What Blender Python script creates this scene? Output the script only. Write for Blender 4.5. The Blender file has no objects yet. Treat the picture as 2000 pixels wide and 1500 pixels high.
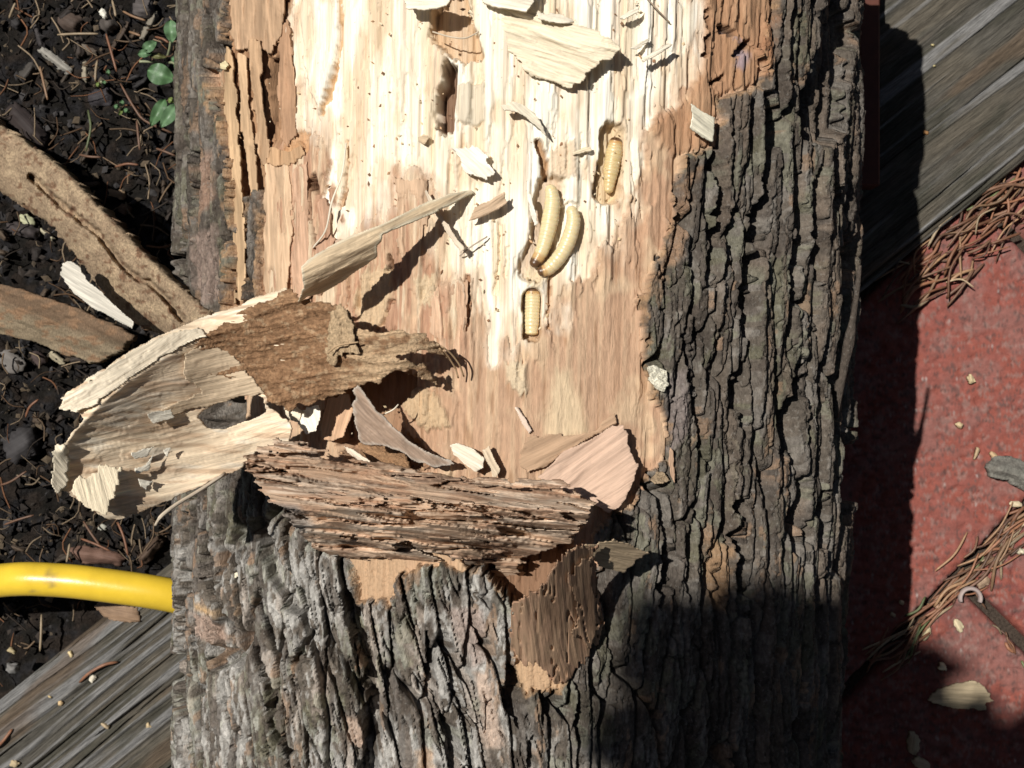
import bpy, math, random
import numpy as np
from mathutils import Vector

random.seed(7)
rng = np.random.default_rng(7)
SC = bpy.context.scene
COL = SC.collection

# ------------------------------------------------------------------ camera / light
D = 0.90          # camera height above the patio, metres
F = 3000.0        # focal length in photograph pixels (photograph 2000 x 1500)
cam_d = bpy.data.cameras.new('camera')
cam_d.sensor_width = 36.0
cam_d.lens = 36.0 * F / 2000.0
cam_d.clip_start = 0.01
cam_d.clip_end = 200.0
cam_d.dof.use_dof = True
cam_d.dof.focus_distance = 0.585
cam_d.dof.aperture_fstop = 48.0
cam = bpy.data.objects.new('camera', cam_d)
cam.location = (0, 0, D)
COL.objects.link(cam)
SC.camera = cam

TO_SUN = Vector((-0.385, 0.205, 1.0)).normalized()
world = bpy.data.worlds.new('World')
SC.world = world
world.use_nodes = True
wn = world.node_tree
sky = wn.nodes.new('ShaderNodeTexSky')
sky.sky_type = 'NISHITA'
sky.sun_disc = False
sky.sun_elevation = math.asin(TO_SUN.z)
sky.sun_rotation = math.atan2(TO_SUN.x, TO_SUN.y)
bg = wn.nodes['Background']
bg.inputs['Strength'].default_value = 0.05
wn.links.new(sky.outputs['Color'], bg.inputs['Color'])
sun_d = bpy.data.lights.new('sun', 'SUN')
sun_d.energy = 5.0
sun_d.angle = math.radians(0.53)
sun_d.color = (1.0, 0.965, 0.90)
sun = bpy.data.objects.new('sun', sun_d)
sun.rotation_euler = TO_SUN.to_track_quat('Z', 'Y').to_euler()
sun.location = (-1, 0.6, 3)
COL.objects.link(sun)
SC.view_settings.view_transform = 'Standard'
SC.view_settings.look = 'None'
SC.view_settings.exposure = 0.0
SC.view_settings.gamma = 1.0

# ------------------------------------------------------------------ noise
def _hash(ix, iy, seed):
    h = (ix.astype(np.uint32) * np.uint32(374761393) + iy.astype(np.uint32) * np.uint32(668265263)
         + np.uint32((seed * 2246822519 + 3266489917) & 0xffffffff))
    h = (h ^ (h >> np.uint32(13))) * np.uint32(1274126177)
    h = (h ^ (h >> np.uint32(15))) * np.uint32(2246822519)
    h = h ^ (h >> np.uint32(16))
    return h.astype(np.float32) / np.float32(4294967295.0)

def vn(x, y, seed=0):
    x = np.asarray(x, np.float32); y = np.asarray(y, np.float32)
    fx = np.floor(x); fy = np.floor(y)
    ix = fx.astype(np.int32); iy = fy.astype(np.int32)
    u = x - fx; v = y - fy
    u = u * u * (3 - 2 * u); v = v * v * (3 - 2 * v)
    a = _hash(ix, iy, seed); b = _hash(ix + 1, iy, seed)
    c = _hash(ix, iy + 1, seed); d = _hash(ix + 1, iy + 1, seed)
    return (a + (b - a) * u) * (1 - v) + (c + (d - c) * u) * v

def fbm(x, y, seed=0, octv=4, gain=0.5):
    s = 0; a = 1.0; t = 0
    for o in range(octv):
        s = s + a * vn(x, y, seed + 17 * o); t += a
        x = x * 2.03 + 5.3; y = y * 2.03 + 1.7; a *= gain
    return s / t          # 0..1

def worley(x, y, seed=0, jit=0.95):
    x = np.asarray(x, np.float32); y = np.asarray(y, np.float32)
    fx = np.floor(x).astype(np.int32); fy = np.floor(y).astype(np.int32)
    f1 = np.full(x.shape, 9.0, np.float32); f2 = f1.copy(); cid = np.zeros(x.shape, np.float32)
    for dx in (-1, 0, 1):
        for dy in (-1, 0, 1):
            cx = fx + dx; cy = fy + dy
            px = cx + 0.5 + jit * (_hash(cx, cy, seed) - 0.5)
            py = cy + 0.5 + jit * (_hash(cx, cy, seed + 5) - 0.5)
            d = np.sqrt((x - px) ** 2 + (y - py) ** 2).astype(np.float32)
            near = d < f1
            f2 = np.where(near, f1, np.minimum(f2, d))
            cid = np.where(near, _hash(cx, cy, seed + 9), cid)
            f1 = np.where(near, d, f1)
    return f1, f2, cid

def ss(a, b, x):
    t = np.clip((x - a) / (b - a), 0, 1)
    return t * t * (3 - 2 * t)

def sdf(px, py, poly, margin=60):
    """signed distance to a polygon, positive inside; far outside = -margin"""
    P = np.asarray(poly, np.float32)
    out = np.full(px.shape, -float(margin), np.float32)
    m = ((px > P[:, 0].min() - margin) & (px < P[:, 0].max() + margin)
         & (py > P[:, 1].min() - margin) & (py < P[:, 1].max() + margin))
    x = px[m]; y = py[m]
    if x.size == 0:
        return out
    d2 = np.full(x.shape, 1e9, np.float32); ins = np.zeros(x.shape, bool)
    n = len(P)
    for i in range(n):
        ax, ay = P[i]; bx, by = P[(i + 1) % n]
        ex, ey = bx - ax, by - ay
        t = np.clip(((x - ax) * ex + (y - ay) * ey) / (ex * ex + ey * ey + 1e-9), 0, 1)
        d2 = np.minimum(d2, (x - ax - t * ex) ** 2 + (y - ay - t * ey) ** 2)
        if abs(ey) > 1e-6:
            c = ((ay > y) != (by > y)) & (x < ax + ex * (y - ay) / ey)
            ins ^= c
    d = np.sqrt(d2)
    out[m] = np.where(ins, d, -d)
    return np.maximum(out, -float(margin))

def pdist(px, py, line, margin=80):
    """distance to a polyline and the fraction along it"""
    P = np.asarray(line, np.float32)
    out = np.full(px.shape, float(margin), np.float32); tt = np.zeros(px.shape, np.float32)
    m = ((px > P[:, 0].min() - margin) & (px < P[:, 0].max() + margin)
         & (py > P[:, 1].min() - margin) & (py < P[:, 1].max() + margin))
    x = px[m]; y = py[m]
    if x.size == 0:
        return out, tt
    d = np.full(x.shape, 1e9, np.float32); tb = np.zeros(x.shape, np.float32)
    n = len(P) - 1
    for i in range(n):
        ax, ay = P[i]; ex, ey = P[i + 1] - P[i]
        t = np.clip(((x - ax) * ex + (y - ay) * ey) / (ex * ex + ey * ey + 1e-9), 0, 1)
        q = np.sqrt((x - ax - t * ex) ** 2 + (y - ay - t * ey) ** 2)
        tb = np.where(q < d, (i + t) / n, tb); d = np.minimum(d, q)
    out[m] = d; tt[m] = tb
    return out, tt

def mixc(c, rgb, t):
    return c + (np.asarray(rgb, np.float32) - c) * np.asarray(t, np.float32)[..., None]

# ------------------------------------------------------------------ materials
MATS = {}
def mat(name, rough=0.85, spec=0.25, nscale=900, namp=0.35, bump=0.4, bdist=0.0004, bscale=1500,
        stretch=(1, 1, 1), fibre=False, sss=0.0, color=None, detail=4, speck=0.0):
    m = bpy.data.materials.new(name); m.use_nodes = True
    nt = m.node_tree; L = nt.links
    b = nt.nodes['Principled BSDF']
    b.inputs['Roughness'].default_value = rough
    b.inputs['Specular IOR Level'].default_value = spec
    if sss:
        b.inputs['Subsurface Weight'].default_value = sss
        b.inputs['Subsurface Radius'].default_value = (1.0, 0.75, 0.45)
        b.inputs['Subsurface Scale'].default_value = 0.0025
    tc = nt.nodes.new('ShaderNodeTexCoord')
    mp = nt.nodes.new('ShaderNodeMapping'); mp.inputs['Scale'].default_value = stretch
    if fibre:
        fa = nt.nodes.new('ShaderNodeAttribute'); fa.attribute_name = 'Fib'
        L.new(fa.outputs['Vector'], mp.inputs['Vector'])
    else:
        L.new(tc.outputs['Object'], mp.inputs['Vector'])
    if color is None:
        at = nt.nodes.new('ShaderNodeAttribute'); at.attribute_name = 'Col'; src = at.outputs['Color']
    else:
        rg = nt.nodes.new('ShaderNodeRGB'); rg.outputs[0].default_value = (*color, 1); src = rg.outputs[0]
    nz = nt.nodes.new('ShaderNodeTexNoise'); nz.inputs['Scale'].default_value = nscale
    nz.inputs['Detail'].default_value = detail; nz.inputs['Roughness'].default_value = 0.6
    L.new(mp.outputs[0], nz.inputs['Vector'])
    mr = nt.nodes.new('ShaderNodeMapRange')
    mr.inputs['From Min'].default_value = 0.25; mr.inputs['From Max'].default_value = 0.75
    mr.inputs['To Min'].default_value = 1 - namp; mr.inputs['To Max'].default_value = 1 + namp
    L.new(nz.outputs['Fac'], mr.inputs['Value'])
    mx = nt.nodes.new('ShaderNodeVectorMath'); mx.operation = 'SCALE'
    L.new(src, mx.inputs[0]); L.new(mr.outputs[0], mx.inputs['Scale'])
    csock = mx.outputs[0]
    if speck:
        n3 = nt.nodes.new('ShaderNodeTexNoise'); n3.inputs['Scale'].default_value = bscale * 0.8
        n3.inputs['Detail'].default_value = 1
        L.new(tc.outputs['Object'], n3.inputs['Vector'])
        r3 = nt.nodes.new('ShaderNodeMapRange')
        r3.inputs['From Min'].default_value = 0.62; r3.inputs['From Max'].default_value = 0.72
        r3.inputs['To Max'].default_value = speck
        L.new(n3.outputs['Fac'], r3.inputs['Value'])
        m3 = nt.nodes.new('ShaderNodeMix'); m3.data_type = 'RGBA'
        m3.inputs[7].default_value = (0.42, 0.40, 0.36, 1)
        L.new(r3.outputs[0], m3.inputs[0]); L.new(csock, m3.inputs[6])
        csock = m3.outputs[2]
    L.new(csock, b.inputs['Base Color'])
    if bump:
        n2 = nt.nodes.new('ShaderNodeTexNoise'); n2.inputs['Scale'].default_value = bscale
        n2.inputs['Detail'].default_value = 5; n2.inputs['Roughness'].default_value = 0.65
        L.new(mp.outputs[0], n2.inputs['Vector'])
        bp = nt.nodes.new('ShaderNodeBump'); bp.inputs['Strength'].default_value = bump
        bp.inputs['Distance'].default_value = bdist
        L.new(n2.outputs['Fac'], bp.inputs['Height']); L.new(bp.outputs[0], b.inputs['Normal'])
    MATS[name] = m
    return m

M_BARK = mat('bark', 0.92, 0.2, 700, 0.42, 1.0, 0.0012, 900, (1, 0.6, 1), speck=0.18)
M_SAP = mat('sapwood', 0.7, 0.25, 1500, 0.16, 0.7, 0.0005, 1400, (1, 0.035, 1))
M_TAN = mat('inner_bark', 0.85, 0.2, 1100, 0.20, 0.8, 0.0006, 1300, (1, 0.18, 1))
M_WOOD = mat('split_wood', 0.7, 0.25, 0.30, 0.26, 0.9, 0.0006, 0.22, fibre=True)
M_FRASS = mat('frass', 0.95, 0.1, 750, 0.45, 1.0, 0.0016, 800)
M_FLAPBARK = mat('torn_bark', 0.9, 0.15, 0.20, 0.34, 1.0, 0.0010, 0.16, fibre=True)
M_SMOOTH = mat('smooth_inner_bark', 0.85, 0.2, 90, 0.25, 0.4, 0.0005, 450, (1, 0.4, 1))
M_PLATE = mat('inner_bark_sheet', 0.85, 0.2, 0.25, 0.2, 0.8, 0.0005, 0.22, fibre=True)
M_SOIL = mat('soil', 0.95, 0.15, 500, 0.6, 1.0, 0.002, 500)
M_LITTER = mat('litter', 0.85, 0.2, 400, 0.3, 0.6, 0.0006, 500)
M_TIMBER = mat('weathered_timber', 0.85, 0.2, 1.6, 0.55, 1.0, 0.0009, 1.3, fibre=True, detail=6)
M_BRICK = mat('brick', 0.85, 0.25, 350, 0.22, 0.8, 0.0006, 600)
M_NEEDLE = mat('pine_needle', 0.5, 0.4, 300, 0.3, 0)
M_GRUB = mat('grub_skin', 0.32, 0.45, 500, 0.06, 0.25, 0.0002, 1500, sss=0.6)
M_LEAF = mat('leaf', 0.45, 0.4, 250, 0.25, 0.4, 0.0004, 400)
M_HOSE = mat('yellow_vinyl', 0.33, 0.45, 60, 0.10, 0.3, 0.0004, 250, fibre=False)
M_STAKE = mat('painted_stake', 0.6, 0.3, 200, 0.2, 0.3, 0.0003, 400, color=(0.085, 0.024, 0.014))

# ------------------------------------------------------------------ mesh helpers
def mesh_np(name, V, Fs, C=None, material=None, smooth=True, fib=None):
    """V (n,3); Fs list of int arrays (m,3) or (m,4)"""
    me = bpy.data.meshes.new(name)
    if not isinstance(Fs, (list, tuple)):
        Fs = [Fs]
    Fs = [np.asarray(f, np.int32) for f in Fs if len(f)]
    V = np.asarray(V, np.float32)
    me.vertices.add(len(V)); me.vertices.foreach_set('co', V.ravel())
    nl = sum(f.size for f in Fs); npoly = sum(len(f) for f in Fs)
    me.loops.add(nl); me.loops.foreach_set('vertex_index', np.concatenate([f.ravel() for f in Fs]))
    me.polygons.add(npoly)
    tot = np.concatenate([np.full(len(f), f.shape[1], np.int32) for f in Fs])
    me.polygons.foreach_set('loop_start', np.concatenate([[0], np.cumsum(tot)[:-1]]).astype(np.int32))
    me.update(calc_edges=True)
    me.polygons.foreach_set('use_smooth', np.full(npoly, smooth))
    if C is not None:
        a = me.color_attributes.new('Col', 'FLOAT_COLOR', 'POINT')
        rgba = np.ones((len(V), 4), np.float32); rgba[:, :3] = np.clip(C, 0.002, 0.95)
        a.data.foreach_set('color', rgba.ravel())
    if fib is not None:
        a = me.attributes.new('Fib', 'FLOAT_VECTOR', 'POINT')
        a.data.foreach_set('vector', np.asarray(fib, np.float32).ravel())
    if material:
        me.materials.append(material)
    return me

def tag(o, label=None, cat=None, group=None, kind=None):
    if label: o['label'] = label
    if cat: o['category'] = cat
    if group: o['group'] = group
    if kind: o['kind'] = kind
    return o

def empty(name, loc):
    o = bpy.data.objects.new(name, None); o.location = loc; o.empty_display_size = 0.02
    COL.objects.link(o)
    return o

def mk(name, V, Fs, C=None, material=None, parent=None, smooth=True, fib=None):
    V = np.asarray(V, np.float32)
    org = np.array([(V[:, 0].min() + V[:, 0].max()) / 2, (V[:, 1].min() + V[:, 1].max()) / 2, V[:, 2].min()])
    o = bpy.data.objects.new(name, mesh_np(name, V - org, Fs, C, material, smooth, fib))
    COL.objects.link(o)
    if parent is not None:
        o.parent = parent
        q = parent; off = Vector((0, 0, 0))
        while q is not None:
            off += q.location; q = q.parent
        o.location = Vector(org) - off
    else:
        o.location = org
    return o

def w3(px, py, z):
    """photograph pixel + height -> world"""
    s = (D - z) / F
    return np.stack([(px - 1000.0) * s, (750.0 - py) * s, z + 0 * px], -1)

# ------------------------------------------------------------------ the log, analytic base
LOG_Z = 0.169
def log_R(y): return 0.1571 + 0.0125 * y
def log_xc(y): return 0.0005 + 0.0178 * y
def zlog(px, py, dr=-0.005):
    """height of the log's surface (radius + dr) seen at a pixel"""
    px = np.asarray(px, np.float32); py = np.asarray(py, np.float32)
    y = (750 - py) / F * 0.60
    R = log_R(y) + dr; xc = log_xc(y)
    k = (px - 1000) / F
    # x = k (D - z);  (k(D-z)-xc)^2 + (z-zc)^2 = R^2
    a = k * k + 1; b = -2 * k * (k * D - xc) - 2 * LOG_Z; c = (k * D - xc) ** 2 + LOG_Z ** 2 - R * R
    disc = b * b - 4 * a * c
    return np.where(disc > 0, (-b + np.sqrt(np.maximum(disc, 0))) / (2 * a), LOG_Z)

# ------------------------------------------------------------------ sheets: traced outline, own height, thickness
def sheet(name, poly, zf, thick=0.002, step=3.0, jag=3.0, jsc=8.0, ang=0.0, aniso=4.0, relief=0.0004,
          colf=None, col=(0.6, 0.5, 0.36), var=0.25, fib=7.0, material=None, parent=None, seed=1,
          edge_col=None, holes=(), fade=0.35, sawdir=None):
    """a solid sheet: outline poly in photograph pixels, zf(px,py) height of the upper face, ang = fibre direction
    (radians, image axes x right / y down)"""
    P = np.asarray(poly, np.float32)
    x0, y0 = P.min(0) - jag * 2 - step; x1, y1 = P.max(0) + jag * 2 + step
    nx = max(3, int((x1 - x0) / step) + 1); ny = max(3, int((y1 - y0) / step) + 1)
    gx, gy = np.meshgrid(np.linspace(x0, x1, nx, dtype=np.float32), np.linspace(y0, y1, ny, dtype=np.float32))
    ca, sa = math.cos(ang), math.sin(ang)
    def S(qx, qy):
        al = qx * ca + qy * sa; ac = -qx * sa + qy * ca
        j = (vn(ac / jsc, al / (jsc * aniso), seed) - 0.5) * 2 * jag + (vn(ac / jsc * 2.7, al / jsc * 2.7 / aniso, seed + 3) - 0.5) * jag
        d = sdf(qx, qy, P)
        for h in holes:
            d = np.minimum(d, -sdf(qx, qy, h))
        return d + j
    s = S(gx, gy)
    e = 1.0
    gsx = (S(gx + e, gy) - S(gx - e, gy)) / (2 * e); gsy = (S(gx, gy + e) - S(gx, gy - e)) / (2 * e)
    keep_v = s > -step * 0.75
    mv = keep_v & (s < step * 0.25)
    g2 = np.maximum(gsx ** 2 + gsy ** 2, 0.25)
    amt = np.clip(np.where(mv, -s / g2, 0), -step, step)
    gx = gx + gsx * amt; gy = gy + gsy * amt
    sd = np.where(mv, 0, s)
    kq = keep_v[:-1, :-1] & keep_v[1:, :-1] & keep_v[:-1, 1:] & keep_v[1:, 1:]
    idx = np.arange(nx * ny).reshape(ny, nx)
    q = np.stack([idx[:-1, :-1], idx[1:, :-1], idx[1:, 1:], idx[:-1, 1:]], -1)[kq]
    if len(q) == 0:
        return None
    used, inv = np.unique(q, return_inverse=True)
    q = inv.reshape(-1, 4)
    X = gx.ravel()[used]; Y = gy.ravel()[used]; sd = sd.ravel()[used]
    al = X * ca + Y * sa; ac = -X * sa + Y * ca
    acw = ac + 0.9 * fib * (vn(ac / (fib * 5), al / (fib * 14), seed + 10) - 0.5) * 2
    fibv = (0.45 * vn(acw / fib, al / (fib * 26), seed + 11) + 0.25 * vn(acw / (fib * 3.1), al / (fib * 30), seed + 12)
            + 0.30 * vn(acw / (fib * 0.5), al / (fib * 16), seed + 14))
    fin = vn(acw / (fib * 0.3), al / (fib * 9), seed + 13)
    ter = fbm(acw / (fib * 2.2), al / (fib * 11), seed + 15, 3)
    step_t = ss(0.47, 0.485, ter) + ss(0.58, 0.595, ter) - 0.8 * ss(0.40, 0.39, ter)
    z = zf(X, Y) + relief * ((fibv - 0.5) * 1.6 + (fin - 0.5) * 0.5 + 0.45 * (step_t - 0.6))
    tk = thick * (fade + (1 - fade) * ss(0, 10, sd)) * (0.7 + 0.6 * vn(X / 25, Y / 25, seed + 20))
    top = w3(X, Y, z)
    bot = w3(X, Y, z); bot[:, 2] -= tk
    # bottom shifted straight down in the world
    n = len(top)
    V = np.concatenate([top, bot])
    ed = np.concatenate([q[:, [0, 1]], q[:, [1, 2]], q[:, [2, 3]], q[:, [3, 0]]])
    key = ed[:, 0].astype(np.int64) * n + ed[:, 1]; rkey = ed[:, 1].astype(np.int64) * n + ed[:, 0]
    bd = ed[~np.isin(key, rkey)]
    side = np.stack([bd[:, 1], bd[:, 0], bd[:, 0] + n, bd[:, 1] + n], -1)
    Fq = np.concatenate([q, q[:, ::-1] + n, side])
    base = colf(X, Y) if colf is not None else np.tile(np.asarray(col, np.float32), (n, 1))
    C = base * (1 + var * ((fibv - 0.5) * 1.8 + (fin - 0.5) * 0.8 + 0.5 * (ss(0.45, 0.6, ter) - 0.5)))[:, None]
    if edge_col is not None:
        C = mixc(C, edge_col, 1 - ss(0, 7, sd))
    C = np.concatenate([C, C * 0.9])
    fv = np.stack([acw, al / 18.0, np.full_like(al, seed * 3.7)], -1)
    return mk(name, V, Fq, C, material or M_WOOD, parent, True, np.concatenate([fv, fv + 50]))

def polyfit(pts, deg=2):
    p = np.asarray(pts, np.float64)
    def B(x, y):
        x = (np.asarray(x, np.float64) - 700) / 500; y = (np.asarray(y, np.float64) - 800) / 500
        t = [np.ones_like(x), x, y]
        if deg >= 2: t += [x * x, x * y, y * y]
        if deg >= 3: t += [x ** 3, x * x * y, x * y * y, y ** 3]
        return np.stack(t, -1)
    A = B(p[:, 0], p[:, 1])
    k = np.linalg.lstsq(np.vstack([A, 1e-3 * np.eye(A.shape[1])]), np.concatenate([p[:, 2], np.zeros(A.shape[1])]), rcond=None)[0]
    return lambda x, y: (B(x, y) @ k).astype(np.float32)

def tps(pts, lam=1e-4):
    p = np.asarray(pts, np.float64); xy = p[:, :2] / 300.0; n = len(p)
    def K(r): return np.where(r > 1e-9, r * r * np.log(r + 1e-12), 0)
    A = np.zeros((n + 3, n + 3))
    A[:n, :n] = K(np.linalg.norm(xy[:, None] - xy[None], axis=2)) + lam * np.eye(n)
    A[:n, n] = 1; A[:n, n + 1:] = xy; A[n, :n] = 1; A[n + 1:, :n] = xy.T
    w = np.linalg.solve(A, np.concatenate([p[:, 2], [0, 0, 0]]))
    def f(x, y):
        q = np.stack([np.asarray(x, np.float64) / 300.0, np.asarray(y, np.float64) / 300.0], -1)
        s = w[n] + q @ w[n + 1:]
        for i in range(n):
            s = s + w[i] * K(np.linalg.norm(q - xy[i], axis=-1))
        return s.astype(np.float32)
    return f

def tube(name, pts, rad, seg=6, C=None, material=None, parent=None, ends=True, flat=1.0):
    pts = np.asarray(pts, np.float64); n = len(pts)
    rad = np.broadcast_to(np.asarray(rad, np.float64), (n,))
    T = np.gradient(pts, axis=0); T /= np.linalg.norm(T, axis=1)[:, None] + 1e-12
    up = np.array([0, 0, 1.0])
    if abs(T[:, 2]).max() > 0.95: up = np.array([0.3, 1.0, 0.2])
    S = np.cross(T, up); S /= np.linalg.norm(S, axis=1)[:, None] + 1e-12
    U = np.cross(S, T)
    a = np.linspace(0, 2 * np.pi, seg, endpoint=False)
    V = (pts[:, None] + rad[:, None, None] * (np.cos(a)[None, :, None] * S[:, None] + flat * np.sin(a)[None, :, None] * U[:, None])).reshape(-1, 3)
    i = np.arange(n - 1)[:, None] * seg; j = np.arange(seg)[None]
    jn = (j + 1) % seg
    q = np.stack([i + j, i + jn, i + seg + jn, i + seg + j], -1).reshape(-1, 4)
    Fs = [q]
    if ends:
        V = np.vstack([V, pts[0], pts[-1]])
        c0 = len(V) - 2; c1 = c0 + 1; k = np.arange(seg); kn = (k + 1) % seg
        Fs.append(np.stack([np.full(seg, c0), kn, k], -1))
        Fs.append(np.stack([np.full(seg, c1), (n - 1) * seg + k, (n - 1) * seg + kn], -1))
    if C is not None:
        C = np.asarray(C, np.float32)
        if C.ndim == 1: C = np.tile(C, (len(V), 1))
        else:
            C = np.repeat(C, seg, 0)
            if ends: C = np.vstack([C, C[0], C[-1]])
    tt = np.repeat(np.linspace(0, 1, n), seg) * n * 0.3
    aa = np.tile(np.arange(seg) * 1.7, n)
    if ends: tt = np.append(tt, [0, 1]); aa = np.append(aa, [0, 0])
    return mk(name, V, Fs, C, material, parent, True, np.stack([aa, tt, tt * 0 + pts[0, 0] * 999], -1))

def spline(p, n=24):
    p = np.asarray(p, np.float64); m = len(p)
    if m == 2:
        t = np.linspace(0, 1, n)[:, None]; return p[0] * (1 - t) + p[1] * t
    q = np.vstack([2 * p[0] - p[1], p, 2 * p[-1] - p[-2]])
    out = []
    for u in np.linspace(0, m - 1 - 1e-6, n):
        i = int(u); t = u - i
        a, b, c, d = q[i], q[i + 1], q[i + 2], q[i + 3]
        out.append(0.5 * (2 * b + (c - a) * t + (2 * a - 5 * b + 4 * c - d) * t * t + (3 * b - a - 3 * c + d) * t ** 3))
    return np.array(out)

#@@LOG
# ------------------------------------------------------------------ ground setting
def flat_sheet(name, x0, x1, y0, y1, z, material, nx=2, ny=2, col=(0.03, 0.025, 0.02)):
    gx, gy = np.meshgrid(np.linspace(x0, x1, nx), np.linspace(y0, y1, ny))
    V = np.stack([gx, gy, np.full_like(gx, z)], -1).reshape(-1, 3)
    idx = np.arange(nx * ny).reshape(ny, nx)
    q = np.stack([idx[:-1, :-1], idx[:-1, 1:], idx[1:, 1:], idx[1:, :-1]], -1).reshape(-1, 4)
    return mk(name, V, q, np.tile(np.array(col), (len(V), 1)), material)

tag(flat_sheet('ground', -40, 40, -40, 40, -0.06, M_SOIL, 3, 3), kind='structure')

# ------------------------------------------------------------------ log surface
WOUND = [(455, -140), (445, 60), (440, 100), (422, 150), (430, 190), (445, 250), (455, 330), (462, 450), (455, 560), (440, 640),
         (470, 760), (490, 900), (545, 950), (600, 1000), (655, 1050), (690, 1110), (705, 1172), (770, 1178), (782, 1120),
         (850, 1098), (905, 1118), (940, 1108), (1000, 1180), (1010, 1320), (1030, 1352), (1090, 1345), (1112, 1300), (1150, 1200),
         (1160, 1100), (1150, 1040), (1190, 1010), (1230, 985), (1262, 930), (1290, 900), (1300, 820), (1275, 770),
         (1262, 720), (1255, 640), (1245, 590), (1260, 545), (1290, 490), (1305, 430), (1325, 350), (1335, 300), (1395, 285),
         (1398, 195), (1480, 170), (1490, 140), (1470, 90), (1500, 30), (1530, -140)]
SAPW = [(572, -140), (565, 60), (560, 140), (578, 230), (585, 270), (620, 300), (640, 345), (655, 400), (640, 475), (700, 455),
        (745, 430), (760, 380), (772, 335), (835, 345), (845, 380), (850, 430), (840, 480), (850, 540), (880, 545), (915, 530),
        (920, 600), (935, 690), (950, 715), (975, 715), (985, 680), (1010, 660), (1060, 655), (1095, 640), (1105, 590),
        (1140, 540), (1190, 490), (1225, 440), (1240, 330), (1262, 245), (1300, 220), (1345, 180), (1370, 130), (1372, -140)]

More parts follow.
